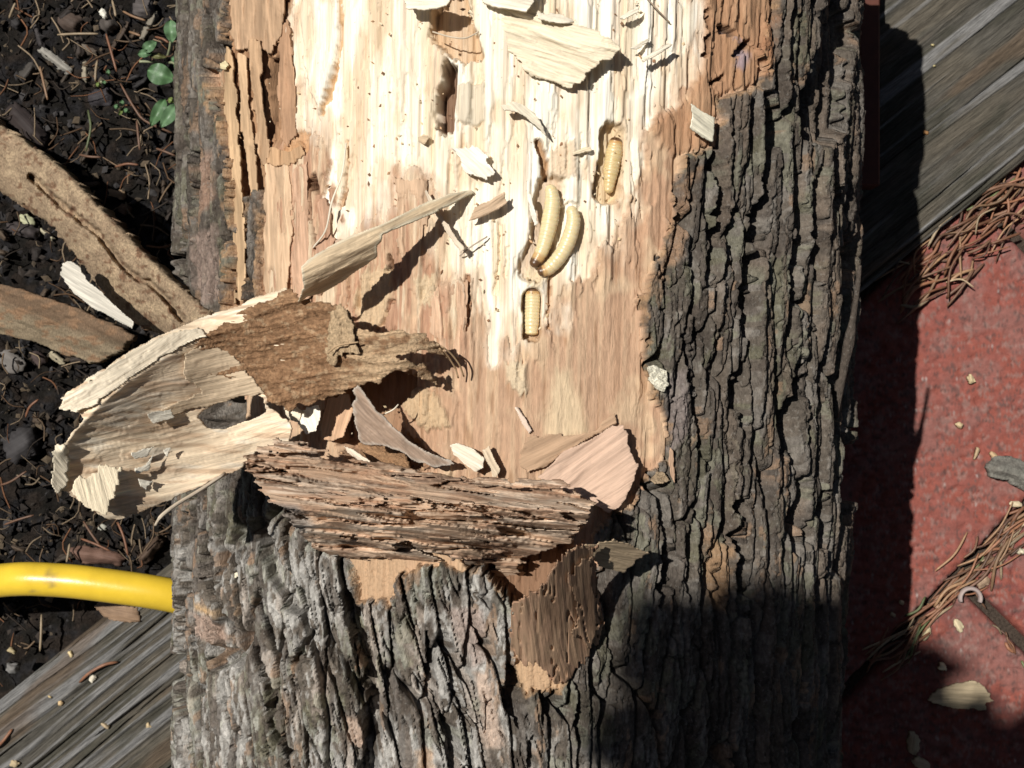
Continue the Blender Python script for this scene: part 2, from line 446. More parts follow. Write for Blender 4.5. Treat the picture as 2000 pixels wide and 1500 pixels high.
def build_log():
    NA, NY = 1060, 930
    # angle columns: dense over the visible part, coarse round the back
    a = np.concatenate([np.linspace(-180, -98, 30, endpoint=False), np.linspace(-98, -62, 95, endpoint=False),
                        np.linspace(-62, 62, 720, endpoint=False), np.linspace(62, 98, 105, endpoint=False),
                        np.linspace(98, 180, 31)]) * math.pi / 180
    yy = np.concatenate([np.linspace(-0.48, -0.192, 30, endpoint=False), np.linspace(-0.192, 0.175, 840, endpoint=False),
                         np.linspace(0.175, 0.237, 30)])
    A, Y = np.meshgrid(a.astype(np.float32), yy.astype(np.float32))
    R0 = log_R(Y)
    rb = R0 - 0.004
    X0 = log_xc(Y) + rb * np.sin(A); Z0 = LOG_Z + rb * np.cos(A)
    px = 1000 + F * X0 / (D - Z0); py = 750 - F * Y / (D - Z0)
    back = np.abs(A) > math.radians(97)
    px = np.where(back, 5000, px).astype(np.float32)
    s = A * 0.157                                   # arc length, metres
    mm = 1000.0
    S = s * mm; T = Y * mm                          # millimetres across / along

    # --- bark -------------------------------------------------------------
    ll = ss(1230, 900, px) * ss(850, 1150, py)      # lower left: slanting, broad grey plates
    rt = ss(1280, 1480, px)                         # right flank: narrow ropy ridges
    Sw = S + 0.22 * ll * (T + 115) + (5.0 - 1.8 * rt) * (fbm(S / 22, T / 75, 3, 3) - 0.5) + (2.0 - 0.9 * rt) * (fbm(S / 6, T / 18, 4, 2) - 0.5)
    Tw = T + 9 * (fbm(S / 14, T / 30, 5, 3) - 0.5)
    f1, f2, cid = worley(Sw / 10.0, Tw / 58.0, 21)
    g1, g2, gid = worley(Sw / 6.4 + 31, Tw / 78.0, 22)
    eb = f2 - f1; er = g2 - g1
    brk = fbm(S / 18, T / 25, 31, 3)
    wid = 0.10 + 0.12 * ss(0.4, 0.75, brk)
    plate_b = ss(0.0, 1.0, eb / wid)
    plate_r = ss(0.0, 1.0, er / (wid * 1.3))
    h_b = -11.0 * (1 - plate_b) + 3.0 * (cid - 0.5) + 1.0 * ss(0.1, 0.6, eb)
    h_r = -12.5 * (1 - plate_r) + 5.0 * (gid - 0.5) + 1.6 * ss(0.1, 0.6, er)
    h = h_b * (1 - rt) + h_r * rt
    # small cracks dividing plates, shallow scales
    k1, k2, kid = worley(Sw / 3.2 + 3, Tw / 21.0, 23)
    crack = 1 - ss(0.0, 0.09 + 0.05 * ll, k2 - k1)
    h += -(2.4 + 2.2 * ll) * crack * ss(0.35, 0.5, fbm(S / 10, T / 10, 33, 2)) + (1.0 - 0.3 * ll) * (kid - 0.5)
    m1, m2, mid = worley(Sw / 1.25, Tw / 4.6, 24)
    h += (0.55 + 0.5 * ll) * (mid - 0.5) - 0.6 * (1 - ss(0, 0.12, m2 - m1))
    h += 1.0 * (fbm(S / 3.0, T / 7.0, 34, 4) - 0.5) + 2.0 * (fbm(S / 12, T / 40, 35, 3) - 0.5)
    rough = ss(0.5, 0.62, fbm(S / 9, T / 16, 36, 3))          # patches where the outer scale is gone
    h += -1.2 * rough + rough * 1.8 * (fbm(S / 1.4, T / 1.9, 37, 3) - 0.5)
    bark_h = h
    # hand-placed furrows
    FUR = [([(1392, 290), (1390, 350), (1397, 390), (1397, 425), (1385, 487), (1375, 555)], 8, 9),
           ([(1482, 290), (1482, 400), (1472, 450), (1465, 500), (1452, 550), (1450, 650)], 11, 10),
           ([(1545, 290), (1548, 375), (1550, 450), (1542, 525), (1535, 650)], 8, 9),
           ([(1582, 325), (1580, 475), (1583, 550)], 5, 7), ([(1603, 300), (1640, 475), (1632, 650)], 5, 7),
           ([(1333, 650), (1341, 757), (1360, 850), (1371, 917)], 5, 6),
           ([(1440, 711), (1435, 757), (1443, 850)], 7, 8), ([(1456, 890), (1459, 917)], 7, 8),
           ([(1555, 703), (1547, 770), (1525, 850), (1520, 903)], 9, 10),
           ([(1619, 650), (1616, 783), (1600, 863)], 6, 8), ([(1637, 837), (1627, 1023)], 6, 8),
           ([(1440, 970), (1445, 1010)], 11, 8), ([(1490, 190), (1502, 230), (1485, 350)], 12, 10),
           ([(1560, 930), (1545, 1010), (1540, 1080)], 8, 8), ([(1590, 960), (1585, 1080)], 6, 8),
           ([(1292, 1020), (1296, 1100), (1285, 1180)], 8, 8), ([(1335, 1000), (1340, 1170)], 5, 6),
           ([(1430, 1020), (1440, 1100), (1445, 1200)], 9, 8),
           ([(1255, 880), (1290, 1000), (1297, 1060)], 4, 5),
           ([(420, 960), (425, 1100), (430, 1170)], 7, 8), ([(380, 1000), (373, 1230), (365, 1300), (387, 1465)], 7, 8),
           ([(510, 1020), (577, 1160), (600, 1187)], 12, 6),
           ([(517, 1267), (537, 1333), (543, 1417), (577, 1467)], 7, 7),
           ([(683, 1160), (707, 1233), (735, 1310), (740, 1370), (725, 1500), (720, 1560)], 12, 10),
           ([(620, 1233), (590, 1290)], 5, 4), ([(455, 1210), (450, 1290)], 17, 5),
           ([(869, 1395), (887, 1440), (890, 1520)], 9, 8), ([(887, 1290), (890, 1365)], 3, 5),
           ([(995, 1300), (1016, 1410)], 8, 8), ([(1133, 1338), (1130, 1425), (1127, 1500)], 6, 7),
           ([(1040, 1434), (1030, 1500)], 5, 6), ([(1061, 1365), (1061, 1410)], 3, 4),
           ([(447, 60), (440, 120), (425, 170)], 6, 6), ([(385, 225), (390, 320)], 5, 6), ([(400, 300), (398, 420)], 5, 6),
           ([(372, 480), (375, 590)], 6, 7), ([(840, 1230), (850, 1330), (869, 1395)], 3, 4)]
    wob = px + 7 * (fbm(px / 14, py / 22, 41, 2) - 0.5) * 2; wobv = py
    for ln, w, dp in FUR:
        d, t = pdist(wob, wobv, ln)
        w2 = 1.35 * w * (0.45 + 0.75 * np.sin(np.pi * np.clip(t * 0.86 + 0.07, 0, 1))) * (0.6 + 0.8 * vn(px / 20, py / 35, 42))
        fu = 1 - ss(0.72, 1.12, d / np.maximum(w2, 1.5))
        bark_h = bark_h - 1.6 * dp * fu
    trough = sdf(wob, wobv, [(1605, -60), (1640, -60), (1655, 60), (1640, 140), (1628, 260), (1590, 290), (1548, 262), (1562, 180), (1582, 90)])
    bark_h = bark_h - 9 * ss(-3, 4, trough)
    bark_h = bark_h - 22 * ss(-8, 8, sdf(wob, wobv, [(388, 778), (470, 756), (545, 752), (556, 850), (470, 862), (392, 850)]))

    pat = fbm(S / 8, T / 14, 51, 4); pat2 = fbm(S / 25, T / 40, 52, 3); pat3 = fbm(S / 2.5, T / 5, 53, 3)
    n = px.shape
    bc = np.empty(n + (3,), np.float32); bc[:] = (0.125, 0.104, 0.084)
    e1 = pat * 0.60 + kid * 0.22 + mid * 0.18; e2 = pat2 * 0.5 + pat3 * 0.3 + mid * 0.2; e3 = fbm(Sw / 7, T / 30, 54, 3) * 0.75 + kid * 0.25
    bc = mixc(bc, (0.215, 0.198, 0.178), ss(0.47, 0.53, e1) * (0.45 + 0.55 * ll))
    bc = mixc(bc, (0.285, 0.27, 0.248), ll * ss(0.46, 0.52, e2))
    bc = mixc(bc, (0.35, 0.333, 0.308), ll * ss(0.56, 0.60, e2) * 0.8)
    bc = mixc(bc, (0.29, 0.24, 0.20), ll * ss(0.60, 0.66, e3) * 0.6)
    bc = mixc(bc, (0.12, 0.13, 0.07), ss(0.55, 0.62, fbm(S / 10, T / 12, 55, 3) * 0.8 + mid * 0.2) * 0.35)
    bc = mixc(bc, (0.066, 0.052, 0.042), ss(0.54, 0.59, fbm(S / 5, T / 20, 56, 3) * 0.8 + kid * 0.2) * 0.75)
    bc = mixc(bc, (0.15, 0.115, 0.088), rt * ss(0.52, 0.60, fbm(Sw / 4, T / 40, 58, 3) * 0.8 + gid * 0.2) * 0.7)
    bc = mixc(bc, (0.22, 0.145, 0.095), ss(0.68, 0.72, fbm(S / 6, T / 18, 57, 3) * 0.85 + mid * 0.15) * 0.75)
    bc *= ((0.66 + 0.34 * kid + 0.34 * mid) * (1 + 0.22 * ll))[..., None]
    # reddish brown worn patches
    for poly, c, am in [([(1370, -60), (1500, -60), (1505, 60), (1490, 150), (1400, 190), (1380, 120)], (0.34, 0.17, 0.09), 0.9),
                        ([(1375, 1040), (1420, 1070), (1415, 1200), (1380, 1180)], (0.36, 0.22, 0.12), 0.7),
                        ([(1290, 730), (1330, 720), (1330, 830), (1300, 900)], (0.26, 0.215, 0.20), 0.6),
                        ([(392, 1195), (437, 1205), (440, 1255), (405, 1250)], (0.40, 0.29, 0.23), 0.95),
                        ([(395, 1165), (435, 1190), (440, 1205), (400, 1190)], (0.52, 0.34, 0.18), 0.9),
                        ([(930, 1310), (960, 1310), (985, 1450), (950, 1455)], (0.50, 0.38, 0.30), 0.9),
                        ([(870, 1180), (940, 1190), (960, 1280), (925, 1300)], (0.38, 0.30, 0.26), 0.8),
                        ([(680, 1395), (705, 1400), (715, 1460), (690, 1450)], (0.46, 0.33, 0.25), 0.8),
                        ([(820, 1460), (850, 1455), (850, 1540), (825, 1540)], (0.48, 0.33, 0.22), 0.8),
                        ([(1262, 545), (1300, 480), (1330, 340), (1360, 330), (1330, 480), (1290, 560)], (0.30, 0.19, 0.12), 0.8),
                        ([(395, 465), (440, 440), (450, 580), (420, 600), (395, 560)], (0.30, 0.22, 0.18), 0.7),
                        ([(390, 330), (430, 290), (440, 390), (410, 420)], (0.32, 0.20, 0.14), 0.7)]:
        bc = mixc(bc, c, am * ss(-6, 8, sdf(wob, wobv, poly) + 10 * (pat3 - 0.5)))

    # --- wound -------------------------------------------------------------
    jg = (fbm(S / 2.2, T / 4.5, 61, 3) - 0.5) * 26 + (fbm(S / 0.9, T / 2.5, 62, 2) - 0.5) * 10
    sw = sdf(px, py, WOUND) + jg
    isl = sdf(px, py, [(482, 385), (500, 372), (512, 400), (510, 585), (482, 590)]) + jg * 0.5
    sw = np.minimum(sw, -isl)
    jf = (fbm(S / 4.0, T / 9, 63, 4) - 0.5) * 70 + (fbm(S / 12, T / 14, 60, 2) - 0.5) * 50 + (vn(S / 0.9, T / 5, 64) - 0.5) * 9
    sp = sdf(px, py, SAPW) + jf
    tw = ss(-2.0, 2.0, sw); bsoft = 2.5 + 14 * ss(0.5, 0.6, fbm(S / 10, T / 10, 59, 2)); ts = ss(-1, 1, sp / bsoft)

    fb1 = vn(S / 0.75, T / 38, 71); fb2 = fbm(S / 2.4, T / 70, 72, 3); fb3 = vn(S / 0.42, T / 16, 73); fb4 = fbm(S / 7, T / 50, 74, 2)
    soft = fbm(S / 9, T / 12, 75, 3)
    tan_h = -4.6 + 1.6 * (fb2 - 0.5) + 0.5 * (fb1 - 0.5) + 1.4 * (soft - 0.5) + 0.25 * (fb3 - 0.5)
    sap_h = -6.2 + 1.1 * (fb2 - 0.5) + 0.40 * (fb1 - 0.5) + 1.0 * (soft - 0.5) + 0.22 * (fb3 - 0.5)
    # terraces where layers of fibre broke off
    ter = fbm(S / 3.2, T / 34, 76, 3)
    sap_h += 0.8 * ss(0.50, 0.515, ter) + 0.7 * ss(0.60, 0.612, ter) - 0.6 * ss(0.41, 0.40, ter)
    ter2 = fbm(S / 4.5, T / 26, 77, 3)
    tan_h += 0.9 * ss(0.52, 0.535, ter2) - 0.8 * ss(0.42, 0.41, ter2)

    # flat lower panel is smoother
    flat = ss(-15, 25, sdf(px, py, [(900, 700), (990, 760), (1110, 650), (1150, 560), (1245, 540), (1255, 840), (1000, 900), (880, 880)]))
    tan_h = tan_h * (1 - 0.75 * flat) - 4.4 * 0.75 * flat

    tc = np.empty(n + (3,), np.float32); tc[:] = (0.455, 0.292, 0.190)
    tc = mixc(tc, (0.52, 0.36, 0.235), ss(0.45, 0.7, fb2)); tc = mixc(tc, (0.42, 0.255, 0.16), ss(0.50, 0.72, fb4) * 0.7)
    tc = mixc(tc, (0.58, 0.43, 0.28), ss(0.55, 0.75, soft) * 0.6)
    tc = mixc(tc, (0.30, 0.17, 0.095), ss(0.63, 0.78, fbm(S / 2, T / 20, 78, 3)) * 0.7)
    mid_l = ss(-40, 40, sdf(px, py, [(480, 250), (640, 280), (900, 380), (920, 700), (700, 700), (480, 600)]))
    tc = mixc(tc, (0.40, 0.225, 0.145), mid_l * ss(0.42, 0.6, fbm(S / 1.3, T / 18, 83, 3)) * 0.8)
    tc = mixc(tc, (0.62, 0.50, 0.35), mid_l * ss(0.58, 0.68, fbm(S / 2.2, T / 30, 84, 3)) * 0.8)
    tan_h += mid_l * 1.8 * (fbm(S / 1.8, T / 16, 85, 3) - 0.5)
    tc *= (0.88 + 0.24 * fb1)[..., None]
    sc = np.empty(n + (3,), np.float32); sc[:] = (0.81, 0.73, 0.585)
    sc = mixc(sc, (0.86, 0.81, 0.70), ss(0.45, 0.65, fb2)); sc = mixc(sc, (0.66, 0.52, 0.34), ss(0.52, 0.72, fb4) * 0.7)
    sc = mixc(sc, (0.62, 0.47, 0.33), ss(0.55, 0.75, fbm(S / 1.6, T / 45, 79, 3)) * 0.55)
    sc = mixc(sc, (0.62, 0.45, 0.29), ss(0.52, 0.66, fbm(S / 8, T / 20, 80, 3)) * 0.6)
    sc *= (0.93 + 0.14 * fb3)[..., None]
    # freckles
    fr = vn(S / 0.55, T / 0.8, 81); sc *= (1 - 0.4 * ss(0.965, 0.985, fr))[..., None]

    lrim = ss(-14, 14, sdf(px, py, [(440, -140), (560, -140), (556, 140), (572, 250), (520, 300), (512, 600), (440, 600), (430, 150)]))
    tc = mixc(tc, (0.30, 0.17, 0.09), lrim * 0.85); tc = mixc(tc, (0.22, 0.12, 0.065), lrim * ss(0.50, 0.62, fbm(S / 1.5, T / 22, 86, 3)) * 0.85)
    tan_h += lrim * (-3.5 + 2.6 * (fbm(S / 2.0, T / 40, 87, 3) - 0.45) * 2 + 1.0 * (fbm(S / 1.2, T / 4, 88, 2) - 0.5))
    wh = tan_h + (sap_h - tan_h) * ts
    tsc = ss(-1, 1, (sp - 6) / (8 + 40 * ss(0.35, 0.65, fbm(S / 14, T / 14, 58, 2))))
    wc = tc + (sc - tc) * tsc[..., None]

    jq = (fbm(S / 0.9, T / 3.0, 65, 2) - 0.5) * 10
    jqx = px + (vn(S / 1.0, T / 6.0, 66) - 0.5) * 8; jqy = py + (vn(S / 0.7, T / 5.0, 67) - 0.5) * 16
    def raise_(poly, dh, soft=2.0, c=None, ca=1.0, jag=1.0):
        nonlocal wh, wc
        t = ss(-soft, soft, sdf(px + (jqx - px) * jag, py + (jqy - py) * jag, poly))
        wh = wh + dh * t
        if c is not None: wc = mixc(wc, c, ca * t)
    def groove(line, w, dp, c=None, hard=True, ca=1.0):
        nonlocal wh, wc
        d, t = pdist(jqx * 0.5 + px * 0.5 + 7 * (fbm(S / 1.4, T / 2.6, 68, 2) - 0.5), py + 8 * (vn(S / 1.2, T / 1.6, 69) - 0.5), line)
        k = 1 - (ss(0.75, 1.1, d / w) if hard else ss(0.0, 1.0, d / w))
        wh = wh - dp * k
        if c is not None: wc = mixc(wc, c, ca * k)
    # pale slab left of the long crack
    raise_([(585, -140), (662, -140), (668, 10), (655, 60), (650, 120), (640, 170), (622, 232), (612, 190), (598, 150), (590, 60)], 2.6, 2)
    raise_([(575, -140), (640, -140), (630, 100), (600, 160), (585, 140)], -1.0, 25)
    groove([(664, -10), (660, 60), (654, 120), (643, 170), (626, 225)], 4, 1.6, (0.55, 0.36, 0.2))
    groove([(676, 275), (673, 330), (668, 370), (660, 405)], 4, 2.6, (0.5, 0.33, 0.2))
    # pit and gallery, coloured darker brown to add to their shade
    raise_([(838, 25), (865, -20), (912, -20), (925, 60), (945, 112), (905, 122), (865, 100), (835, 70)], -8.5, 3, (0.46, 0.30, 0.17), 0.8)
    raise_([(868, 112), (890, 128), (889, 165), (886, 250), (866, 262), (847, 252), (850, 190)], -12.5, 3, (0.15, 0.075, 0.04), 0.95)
    raise_([(893, 165), (945, 160), (946, 232), (930, 245), (892, 235)], 1.6, 3, (0.56, 0.48, 0.36), 0.8, 0.5)
    groove([(1052, 275), (1062, 305), (1068, 345)], 8, 5, (0.4, 0.25, 0.14))
    # grub tunnels
    groove([(1076, 368), (1070, 430), (1058, 480), (1040, 522)], 30, 4.6, (0.46, 0.31, 0.19), True, 0.7)
    groove([(1118, 412), (1116, 445), (1104, 480), (1082, 515)], 20, 2.2, None, True)
    groove([(1040, 580), (1039, 648)], 19, 6.6, (0.42, 0.27, 0.15), True, 0.8)
    groove([(1199, 262), (1197, 310), (1189, 372)], 27, 5.6, (0.60, 0.45, 0.27), True, 0.85)
    groove([(975, 440), (978, 500), (965, 575)], 4, 1.6); groove([(992, 485), (988, 540)], 4, 1.4)
    groove([(912, 540), (914, 600), (912, 645)], 3.5, 2.2, (0.30, 0.17, 0.1))
    groove([(1075, 545), (1073, 600), (1072, 645)], 2.5, 2.0, (0.42, 0.26, 0.15))
    # left hole, strands
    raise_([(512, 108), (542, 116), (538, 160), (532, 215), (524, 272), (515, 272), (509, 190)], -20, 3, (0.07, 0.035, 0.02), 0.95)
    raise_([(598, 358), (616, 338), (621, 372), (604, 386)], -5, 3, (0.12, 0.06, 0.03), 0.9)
    groove([(603, 355), (606, 420), (612, 460), (622, 500)], 4.5, 4, (0.14, 0.07, 0.04))
    groove([(560, 468), (562, 485)], 5, 4, (0.08, 0.04, 0.02)); groove([(580, 425), (580, 445)], 3, 3, (0.1, 0.05, 0.03))
    groove([(760, 500), (764, 525), (755, 530)], 5, 3.5, (0.12, 0.06, 0.03))
    groove([(768, 585), (745, 630), (735, 645)], 3, 2.5, (0.3, 0.16, 0.1)); groove([(703, 545), (700, 585), (690, 610)], 3, 2, (0.35, 0.2, 0.12))
    groove([(680, 560), (676, 600)], 3, 2, (0.35, 0.2, 0.12))
    raise_([(835, 560), (912, 545), (910, 700), (850, 690), (810, 640)], 1.2, 3)
    # frass patches
    gran = vn(S / 0.5, T / 0.5, 82)
    for poly, dh, c in [([(705, 535), (760, 520), (768, 575), (740, 640), (700, 640), (690, 590)], 0.8, (0.55, 0.41, 0.26)),
                        ([(985, 708), (1026, 708), (1030, 765), (1016, 774), (990, 748)], 1.5, (0.60, 0.49, 0.34)),
                        ([(790, 760), (850, 765), (880, 830), (830, 840), (785, 800)], 1.5, (0.50, 0.36, 0.22)),
                        ([(810, 545), (850, 535), (860, 590), (820, 600)], 0.8, (0.56, 0.44, 0.29)),
                        ([(1025, 525), (1075, 520), (1060, 560), (1030, 560)], 0.9, (0.62, 0.50, 0.33)),
                        ([(1075, 290), (1125, 270), (1130, 345), (1080, 350)], 0.6, (0.58, 0.44, 0.30)),
                        ([(560, 250), (600, 260), (600, 300), (550, 300)], -1.5, (0.46, 0.26, 0.13)),
                        ([(680, 1040), (800, 1040), (795, 1195), (690, 1195)], -0.5, (0.43, 0.29, 0.18)), ([(1000, 1285), (1115, 1285), (1110, 1360), (1010, 1360)], -0.5, (0.48, 0.32, 0.19))]:
        raise_(poly, dh, 4, c, 0.85)
        wh = wh + 0.9 * (gran - 0.5) * ss(-4, 4, sdf(px, py, poly))
    raise_([(1085, 718), (1112, 730), (1135, 790), (1152, 850), (1060, 855), (1072, 780)], 0.2, 14, (0.62, 0.49, 0.32), 0.7)
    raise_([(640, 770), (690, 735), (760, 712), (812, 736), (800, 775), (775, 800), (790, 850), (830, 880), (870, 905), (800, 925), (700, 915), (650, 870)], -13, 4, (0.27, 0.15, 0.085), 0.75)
    # reddish upper right rim
    raise_([(1372, -140), (1530, -140), (1500, 40), (1480, 160), (1400, 190), (1385, 280), (1340, 300), (1300, 300), (1270, 250), (1345, 185), (1372, 130)],
           1.8, 6, (0.36, 0.195, 0.105), 0.75)
    groove([(1378, 20), (1382, 60), (1376, 110)], 4, 4, (0.12, 0.06, 0.03)); groove([(1405, 55), (1425, 65)], 8, 5, (0.1, 0.06, 0.04))
    groove([(1435, 105), (1455, 85)], 8, 5, (0.08, 0.05, 0.04)); groove([(1385, 165), (1410, 150)], 5, 4, (0.12, 0.07, 0.04))
    raise_([(1410, 60), (1445, 90), (1430, 125), (1450, 140), (1460, 110), (1445, 85)], 0.3, 5, (0.30, 0.24, 0.27), 0.8)
    raise_([(580, 1040), (640, 1090), (665, 1150), (700, 1180), (760, 1175), (790, 1140), (880, 1150), (960, 1170), (1000, 1240), (1030, 1352), (1090, 1345),
            (1150, 1100), (1000, 1000)], 1.5, 10, (0.45, 0.30, 0.185), 0.7)

    raise_([(905, 1090), (1000, 1050), (1110, 1050), (1135, 1110), (1080, 1165), (1005, 1200), (950, 1150)], -20, 5, (0.20, 0.11, 0.065), 0.9)  # hollow under the bark flap, dark brown painted in to deepen its shade
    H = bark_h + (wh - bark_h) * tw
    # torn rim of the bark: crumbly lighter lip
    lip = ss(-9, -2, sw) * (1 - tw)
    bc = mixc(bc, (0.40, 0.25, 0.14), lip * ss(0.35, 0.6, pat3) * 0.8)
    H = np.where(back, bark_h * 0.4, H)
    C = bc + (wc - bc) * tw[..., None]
    r = R0 + H / mm
    lean = (0.16 + 0.42 * ll) * (1 - ss(-14, 2, sw))                 # plates overhang the furrows on one side
    A2 = A + np.where(back, 0, lean * np.clip(H + 1.0, -14, 0) / mm / 0.157)
    V = np.stack([log_xc(Y) + r * np.sin(A2), Y, LOG_Z + r * np.cos(A2)], -1)
    ny, na = A.shape
    V[:, -1] = V[:, 0]
    idx = np.arange(ny * na).reshape(ny, na)
    q = np.stack([idx[:-1, :-1], idx[:-1, 1:], idx[1:, 1:], idx[1:, :-1]], -1)
    cl = np.where(tw > 0.5, np.where(ts > 0.5, 2, 1), 0)[:-1, :-1]
    root = empty('log', (0, -0.12, LOG_Z - 0.157))
    tag(root, 'thick rough barked log lying across the timber with its bark stripped', 'log')
    Vf = V.reshape(-1, 3); Cf = C.reshape(-1, 3)
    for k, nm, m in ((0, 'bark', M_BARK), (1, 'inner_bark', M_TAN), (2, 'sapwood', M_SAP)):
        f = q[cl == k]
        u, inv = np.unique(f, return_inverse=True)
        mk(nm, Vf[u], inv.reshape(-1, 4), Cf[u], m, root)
    # sawn ends
    for yv, row, sgn in ((yy[0], 0, -1), (yy[-1], -1, 1)):
        ring = V[row, :-1]
        c = np.array([log_xc(yv), yv, LOG_Z])
        rr = [ring + (c - ring) * t for t in (0.0, 0.08, 0.4, 0.75)]
        VV = np.vstack(rr + [c[None]]); nn = len(ring); Fs = []
        i = np.arange(nn); j = (i + 1) % nn
        for k in range(3):
            f = np.stack([k * nn + i, k * nn + j, (k + 1) * nn + j, (k + 1) * nn + i], -1)
            Fs.append(f if sgn < 0 else f[:, ::-1])
        f = np.stack([3 * nn + i, 3 * nn + j, np.full(nn, 4 * nn)], -1)
        Fs.append(f if sgn < 0 else f[:, ::-1])
        CC = np.vstack([np.tile((0.15, 0.1, 0.07), (nn, 1)), np.tile((0.5, 0.36, 0.22), (nn, 1)), np.tile((0.55, 0.42, 0.27), (nn, 1)),
                        np.tile((0.4, 0.26, 0.16), (nn + 1, 1))])
        mk('sawn_end', VV, Fs, CC, M_WOOD, root)
    return root

LOG = build_log()
# ------------------------------------------------------------------ torn flaps still attached to the log
def off(o):      # height above the log surface
    return lambda x, y: zlog(x, y) + o

# strands of inner bark down the left rim of the wound
for i, (p, dz, c) in enumerate([
        ([(440, 92), (453, 95), (462, 200), (470, 330), (476, 450), (478, 585), (460, 590), (456, 430), (448, 300), (436, 200)], 0.0030, (0.50, 0.34, 0.20)),
        ([(462, 104), (478, 112), (490, 240), (500, 330), (504, 372), (490, 378), (478, 300), (467, 200)], 0.0024, (0.52, 0.35, 0.21)),
        ([(486, 70), (506, 78), (511, 180), (524, 290), (518, 332), (504, 300), (494, 200)], 0.0032, (0.46, 0.30, 0.18)),
        ([(452, -60), (560, -60), (556, 40), (528, 104), (490, 88), (462, 100), (448, 60)], 0.0014, (0.44, 0.29, 0.18)),
        ([(545, 60), (562, 40), (576, 150), (580, 260), (560, 284), (546, 270), (544, 160)], 0.0008, (0.40, 0.24, 0.145)),
        ([(524, 286), (560, 296), (590, 282), (596, 300), (572, 318), (540, 326), (520, 318)], 0.0030, (0.46, 0.29, 0.165)),
        ([(516, 318), (548, 312), (566, 324), (570, 420), (560, 592), (516, 592)], 0.0022, (0.55, 0.38, 0.245)),
        ([(570, 330), (598, 316), (600, 360), (603, 450), (612, 520), (604, 592), (568, 592), (572, 440)], 0.0016, (0.47, 0.30, 0.20)),
        ([(622, 395), (640, 385), (652, 470), (640, 560), (618, 580), (612, 520), (618, 460)], 0.0010, (0.44, 0.27, 0.18)),
        ([(770, 345), (800, 350), (832, 352), (838, 420), (815, 480), (790, 520), (772, 470), (776, 400)], 0.0016, (0.50, 0.345, 0.23)),
        ([(840, 565), (880, 552), (911, 548), (912, 640), (905, 700), (868, 690), (842, 650)], 0.0012, (0.50, 0.335, 0.225))]):
    sheet('inner_bark_strand', p, lambda x, y, dz=dz: zlog(x, y) + dz, 0.006, 2.2, 4, 6, math.radians(87), 5, 0.0011, col=c, var=0.38, fib=6, material=M_PLATE, parent=LOG, seed=110 + i, fade=0.7)

# A: big curled slab of sapwood sweeping out to the left
_za = tps([(620, 700, .334), (560, 620, .336), (545, 850, .329), (490, 900, .331), (430, 700, .338), (500, 770, .332), (400, 640, .344), (300, 700, .359), (215, 775, .373),
          (140, 850, .380), (108, 930, .381), (170, 870, .373), (230, 850, .364), (300, 820, .352), (370, 800, .342), (240, 930, .363), (215, 1010, .368), (150, 970, .376),
          (320, 900, .349), (320, 975, .353), (400, 880, .338), (430, 930, .340), (350, 740, .350), (280, 770, .360)], 2e-4)
CREST = [(620, 575), (520, 606), (470, 632), (400, 660), (320, 700), (250, 746), (195, 792), (150, 838), (120, 880)]
def ZA(x, y):
    d, t = pdist(x, y, CREST, 200)
    cx = np.interp(x, [c[0] for c in CREST[::-1]], [c[1] for c in CREST[::-1]])
    above = y < cx
    return _za(x, y) - np.where(above, 0.00016 * np.minimum(d, 90), 0) + 0.0012 * np.exp(-(d / 9) ** 2)
def colA(X, Y):
    n = len(X)
    C = np.tile(np.float32((0.79, 0.635, 0.455)), (n, 1))
    C = mixc(C, (0.76, 0.66, 0.52), ss(0.5, 0.7, fbm(X / 60, Y / 14, 301, 3)))
    C = mixc(C, (0.54, 0.38, 0.25), ss(0.5, 0.7, fbm(X / 90, Y / 10, 302, 3)) * 0.8)
    C = mixc(C, (0.46, 0.32, 0.22), ss(-25, 25, sdf(X, Y, [(360, 700), (480, 740), (520, 790), (380, 770), (300, 760)])) * 0.4)
    return C
flapA = [(560, 560), (520, 572), (470, 596), (400, 620), (330, 646), (260, 680), (190, 728), (124, 772), (118, 790), (150, 802), (165, 818), (135, 850), (112, 885), (104, 945), (150, 975), (205, 1012),
         (235, 1014), (300, 990), (400, 945), (470, 915), (500, 880), (565, 868), (570, 830), (545, 810), (520, 790), (560, 720), (570, 640)]
holeA = [(385, 812), (415, 790), (450, 772), (490, 768), (515, 780), (520, 805), (480, 822), (440, 838), (405, 836)]
aA = math.radians(-13)
FLAP = sheet('wood_flap', flapA, ZA, 0.0035, 2.2, 2.5, 7, aA, 3, 0.0007, colA, var=0.28, fib=9, material=M_WOOD, parent=LOG, seed=31, holes=[holeA], fade=0.6)
# raised upper lip, a second layer
sheet('upper_lip', [(330, 652), (260, 684), (190, 732), (122, 776), (116, 796), (150, 806), (190, 784), (235, 752), (300, 706), (350, 676), (400, 655), (395, 640)],
      lambda x, y: ZA(x, y) + 0.0022, 0.004, 2.4, 4, 6, math.radians(-30), 4, 0.0009, col=(0.80, 0.69, 0.53), var=0.25, material=M_WOOD, parent=FLAP, seed=33, fade=0.8)
sheet('torn_layer', [(360, 690), (410, 672), (450, 690), (490, 735), (520, 770), (470, 775), (420, 790), (370, 800), (300, 825), (295, 812), (360, 780), (400, 765), (360, 740)],
      lambda x, y: ZA(x, y) + 0.0018, 0.003, 2.6, 3, 6, aA, 3, 0.0005, col=(0.58, 0.45, 0.31), var=0.2, material=M_WOOD, parent=FLAP, seed=34)
sheet('turned_tip', [(135, 960), (150, 935), (185, 925), (200, 905), (235, 915), (228, 950), (205, 1005), (170, 990)], lambda x, y: ZA(x, y) + 0.003 + 0.00006 * (x - 130), 0.003, 2.4, 5, 5,
      math.radians(75), 3, 0.0003, col=(0.80, 0.68, 0.49), var=0.2, material=M_WOOD, parent=FLAP, seed=35)
